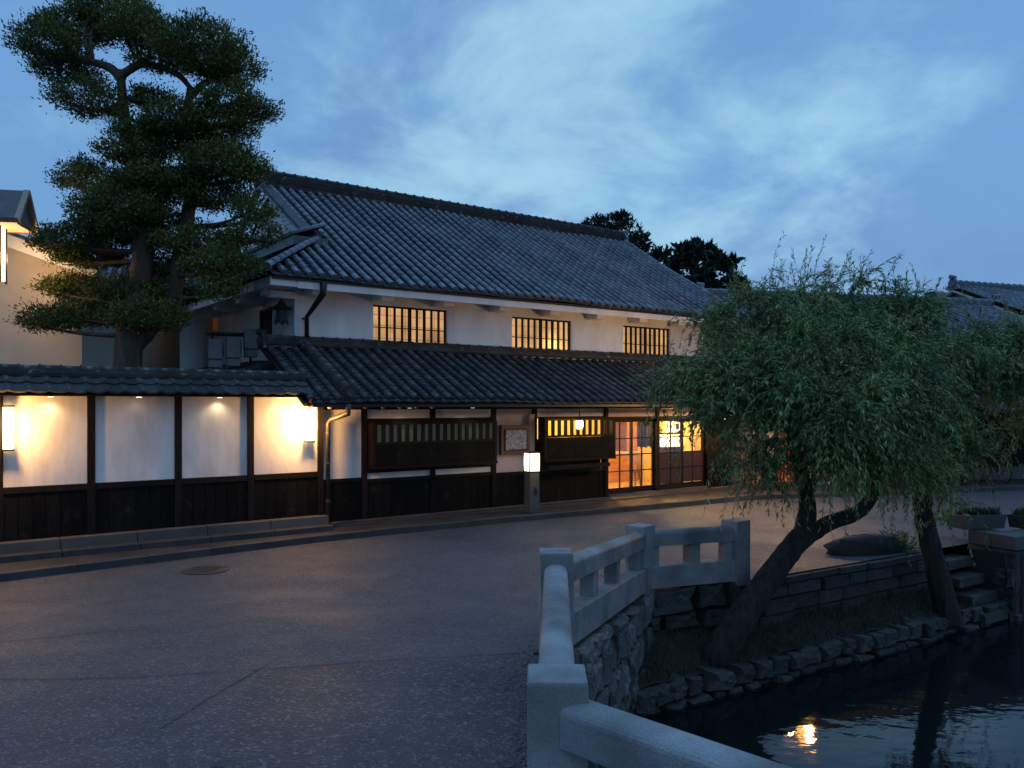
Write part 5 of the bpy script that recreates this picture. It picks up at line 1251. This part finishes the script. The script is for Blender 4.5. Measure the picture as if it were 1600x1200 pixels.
M2 = [mpx(1480, 550, 13.4, 65, 50), mpx(1560, 545, 13.6, 60, 45), mpx(1450, 590, 13.0, 70, 75), mpx(1530, 560, 13.3, 80, 60), mpx(1600, 590, 13.5, 65, 65), mpx(1470, 690, 12.8, 70, 70), mpx(1430, 760, 12.6, 45, 50, .7), mpx(1500, 730, 13.0, 50, 45, .7), mpx(1620, 650, 13.6, 55, 50), mpx(1660, 590, 13.8, 60, 70), mpx(1585, 690, 13.2, 25, 30, .2), mpx(1465, 800, 12.7, 28, 35, .2)]
willow('willow_tree', 'upright shaggy willow at the end of the ledge beside the stone steps', w2b,
       ([px(1484, 975, 12.6), w2b, px(1458, 870, 12.6), px(1443, 800, 12.7), px(1440, 740, 12.8)], .19, .12),
       [([px(1440, 760, 12.8), px(1470, 700, 12.9), px(1500, 650, 13.1), px(1512, 610, 13.2), px(1545, 585, 13.3), px(1600, 590, 13.5)], .13, .06),
        ([px(1441, 750, 12.8), px(1440, 660, 12.9), px(1455, 560, 13.1), px(1475, 500, 13.3)], .12, .05)],
       M2, 2900, 8, 14)

# ---- evergreen trained in layered pads
def pad_tree(name, label, base, trunks, pads, per, m, mb_, lsz=(.07, .13), seed=3, wratio=.34):
    global G
    G = np.random.default_rng(seed)
    e = empty(name, base, 0, label, 'tree'); B = Vector(base); tb = MB(); pts_all = []
    for pts, r0, r1 in trunks: pts_all += limb(tb, [Vector(p) - B for p in pts], r0, r1, 11, 6, .06)
    LP = []; LD = []; LL = []
    for (c, rx, ry, rz) in pads:
        c = Vector(c) - B; s = min(pts_all, key=lambda q: (q - c).length + max(0, q.z - c.z) * 1.5)
        for k in range(3):
            tgt = c + V(R.uniform(-.5, .5) * rx, R.uniform(-.5, .5) * ry, -.3 * rz)
            limb(tb, [s, s.lerp(tgt, .55) + V(R.uniform(-.08, .08), R.uniform(-.08, .08), -.05), tgt], .055, .015, 6, 4)
        # clumps over the pad: domed top, flatter underside
        nc = max(8, int(per * rx * ry)); u = unit(G.normal(size=(nc, 3))); u[:, 2] = np.where(u[:, 2] < 0, u[:, 2] * .45, u[:, 2])
        rad = G.uniform(.25, 1.0, (nc, 1)) ** .45; cc = np.array(c) + u * rad * np.array([rx, ry, rz]) * G.uniform(.85, 1.12, (nc, 1))
        q = 26
        pos = np.repeat(cc, q, 0) + G.normal(0, 1, (nc * q, 3)) * np.array([.085, .085, .06]); d = unit(G.normal(0, .8, (nc * q, 3)) + np.repeat(u, q, 0) * .5 + np.array([0, 0, .55]))
        LP.append(pos); LD.append(d); LL.append(G.uniform(*lsz, nc * q))
    tb.build('trunk', mb_, e, smooth=True)
    LP = np.concatenate(LP); LD = np.concatenate(LD); LL = np.concatenate(LL)
    o = link('crown', leaf_mesh('crown', LP, LD, LL, LL * wratio, m), e); o['kind'] = 'stuff'
    print(name, len(LP)); return e
PADS = [(175, 25, 70, 28), (75, 68, 58, 34), (120, 48, 60, 33), (215, 48, 60, 30), (95, 108, 52, 24), (310, 75, 72, 36), (250, 92, 50, 30), (365, 112, 44, 42), (330, 100, 58, 32), (140, 160, 56, 34), (408, 175, 32, 17), (340, 195, 58, 32), (270, 188, 48, 28), (355, 158, 48, 26),
        (205, 238, 52, 22), (300, 228, 68, 28), (350, 258, 62, 32), (140, 282, 54, 28), (240, 280, 56, 26), (382, 270, 36, 28), (190, 328, 72, 26), (330, 308, 66, 28), (398, 330, 34, 22), (110, 378, 58, 24), (205, 370, 58, 24), (310, 385, 72, 26), (398, 368, 36, 24), (140, 402, 58, 20), (350, 415, 58, 22),
        (115, 450, 50, 22), (200, 458, 62, 26), (80, 502, 48, 22), (150, 492, 58, 26), (230, 497, 62, 28), (270, 458, 46, 22), (340, 452, 38, 22), (222, 300, 58, 26), (250, 345, 50, 20), (285, 280, 44, 20), (215, 205, 40, 20), (240, 155, 38, 18), (160, 350, 48, 20), (255, 420, 40, 16)]
D_ = 15.7
pads = []
for (x, y, rx, ry) in PADS:
    d = D_ + R.uniform(-.75, .75); s = d / 1280
    if x > 330 and y > 250: d = D_ - .5
    p = px(x, y, d); pads.append((tuple(p), rx * s * 1.04, rx * s * .85, ry * s * 1.12))
tb0 = px(200, 640, D_); tb0.z = 0
T_ = lambda x, y, dd=0: px(x, y, D_ + dd)
pad_tree('evergreen_tree', 'tall two-trunked evergreen pruned into layered pads behind the garden wall', tuple(tb0),
         [([tb0, T_(200, 560), T_(208, 500), T_(222, 420), T_(222, 340), T_(212, 270), T_(200, 215), T_(193, 170), T_(188, 110)], .30, .07),
          ([T_(205, 545), T_(245, 500, .2), T_(272, 455, .2), T_(281, 400, .2), T_(298, 310, .2), T_(301, 250, .2), T_(292, 180, .2), T_(298, 140, .2)], .18, .07),
          ([T_(191, 125), T_(170, 105), T_(130, 95), T_(90, 95)], .10, .04), ([T_(188, 118), T_(225, 100), T_(275, 115), T_(300, 140)], .08, .05), ([T_(298, 150, .2), T_(320, 130), T_(350, 120)], .08, .04)],
         pads, 400, M_needle, M_barkp, (.05, .10))
# ---- trees behind the inn
def far_pads(x, y, d, rx, ry, n, seed, sz):
    r = random.Random(seed); out = []
    for i in range(n):
        a = r.uniform(0, 6.3); q = r.uniform(0, 1) ** .5; s = d / 1280; dd = d + r.uniform(-1, 1) * rx * s * .7
        out.append((tuple(px(x + rx * q * math.cos(a), y + ry * q * math.sin(a), dd)), sz * s * r.uniform(.7, 1.3), sz * s * r.uniform(.7, 1.3), sz * s * .6))
    return out
b1 = px(962, 400, 36); bp = (b1.x, b1.y, 0)
pd1 = [(tuple(px(x, y, 36 + R.uniform(-.8, .8))), r * .028, r * .028, r * .02) for x, y, r in ((930, 355, 20), (945, 362, 24), (965, 345, 16), (967, 338, 10), (940, 345, 10), (985, 358, 18), (975, 372, 26), (1000, 372, 14), (955, 385, 28), (1005, 388, 12), (985, 392, 26), (1008, 405, 14), (940, 400, 30), (975, 420, 36), (918, 358, 12), (1000, 430, 30))]
pad_tree('pine_tree', 'dark bushy pine rising behind the right end of the inn roof', bp, [([bp, px(964, 460, 36), px(960, 400, 36), px(955, 360, 36)], .28, .06)], pd1, 26, M_darkleaf, M_barkp, (.16, .30), 21, .3)
b2 = px(1085, 430, 33); bp = (b2.x, b2.y, 0)
pd2 = [(tuple(px(x, y, 33 + R.uniform(-.8, .8))), r * .026, r * .026, r * .018) for x, y, r in ((1035, 400, 12), (1050, 410, 16), (1068, 392, 12), (1080, 400, 14), (1110, 395, 12), (1120, 408, 16), (1138, 412, 10), (1095, 415, 24), (1060, 428, 30), (1100, 440, 36), (1130, 440, 26), (1075, 455, 40), (1125, 465, 36), (1040, 430, 16), (1150, 455, 18), (1092, 388, 9))]
pad_tree('broadleaf_tree', 'dark large-leaved tree rising between inn and neighbour roofs', bp, [([bp, px(1088, 500, 33), px(1085, 420, 33)], .22, .06)], pd2, 20, M_darkleaf, M_barkp, (.22, .42), 22, .4)
# low shrub by the boulder and one at the foot of the neighbour
def shrub(name, c, r, n, m, label):
    e = empty(name, c, 0, label, 'shrub'); u = unit(G.normal(size=(n, 3))); u[:, 2] = np.abs(u[:, 2]); pos = u * G.uniform(.4, 1, (n, 1)) * np.array([r, r, r * .8])
    o = link('foliage', leaf_mesh('foliage', pos, unit(u + G.normal(0, .6, (n, 3))), G.uniform(.05, .1, n), .02, m), e); o['kind'] = 'stuff'
    return e
shrub('shrub', (6.35, 13.6, 0.0), .38, 900, M_willow, 'small leafy shrub growing against the low boulder')
shrub('shrub', (8.0, 14.75, .25), .33, 900, M_willow, 'leafy shrub behind the trough planter on the pier')
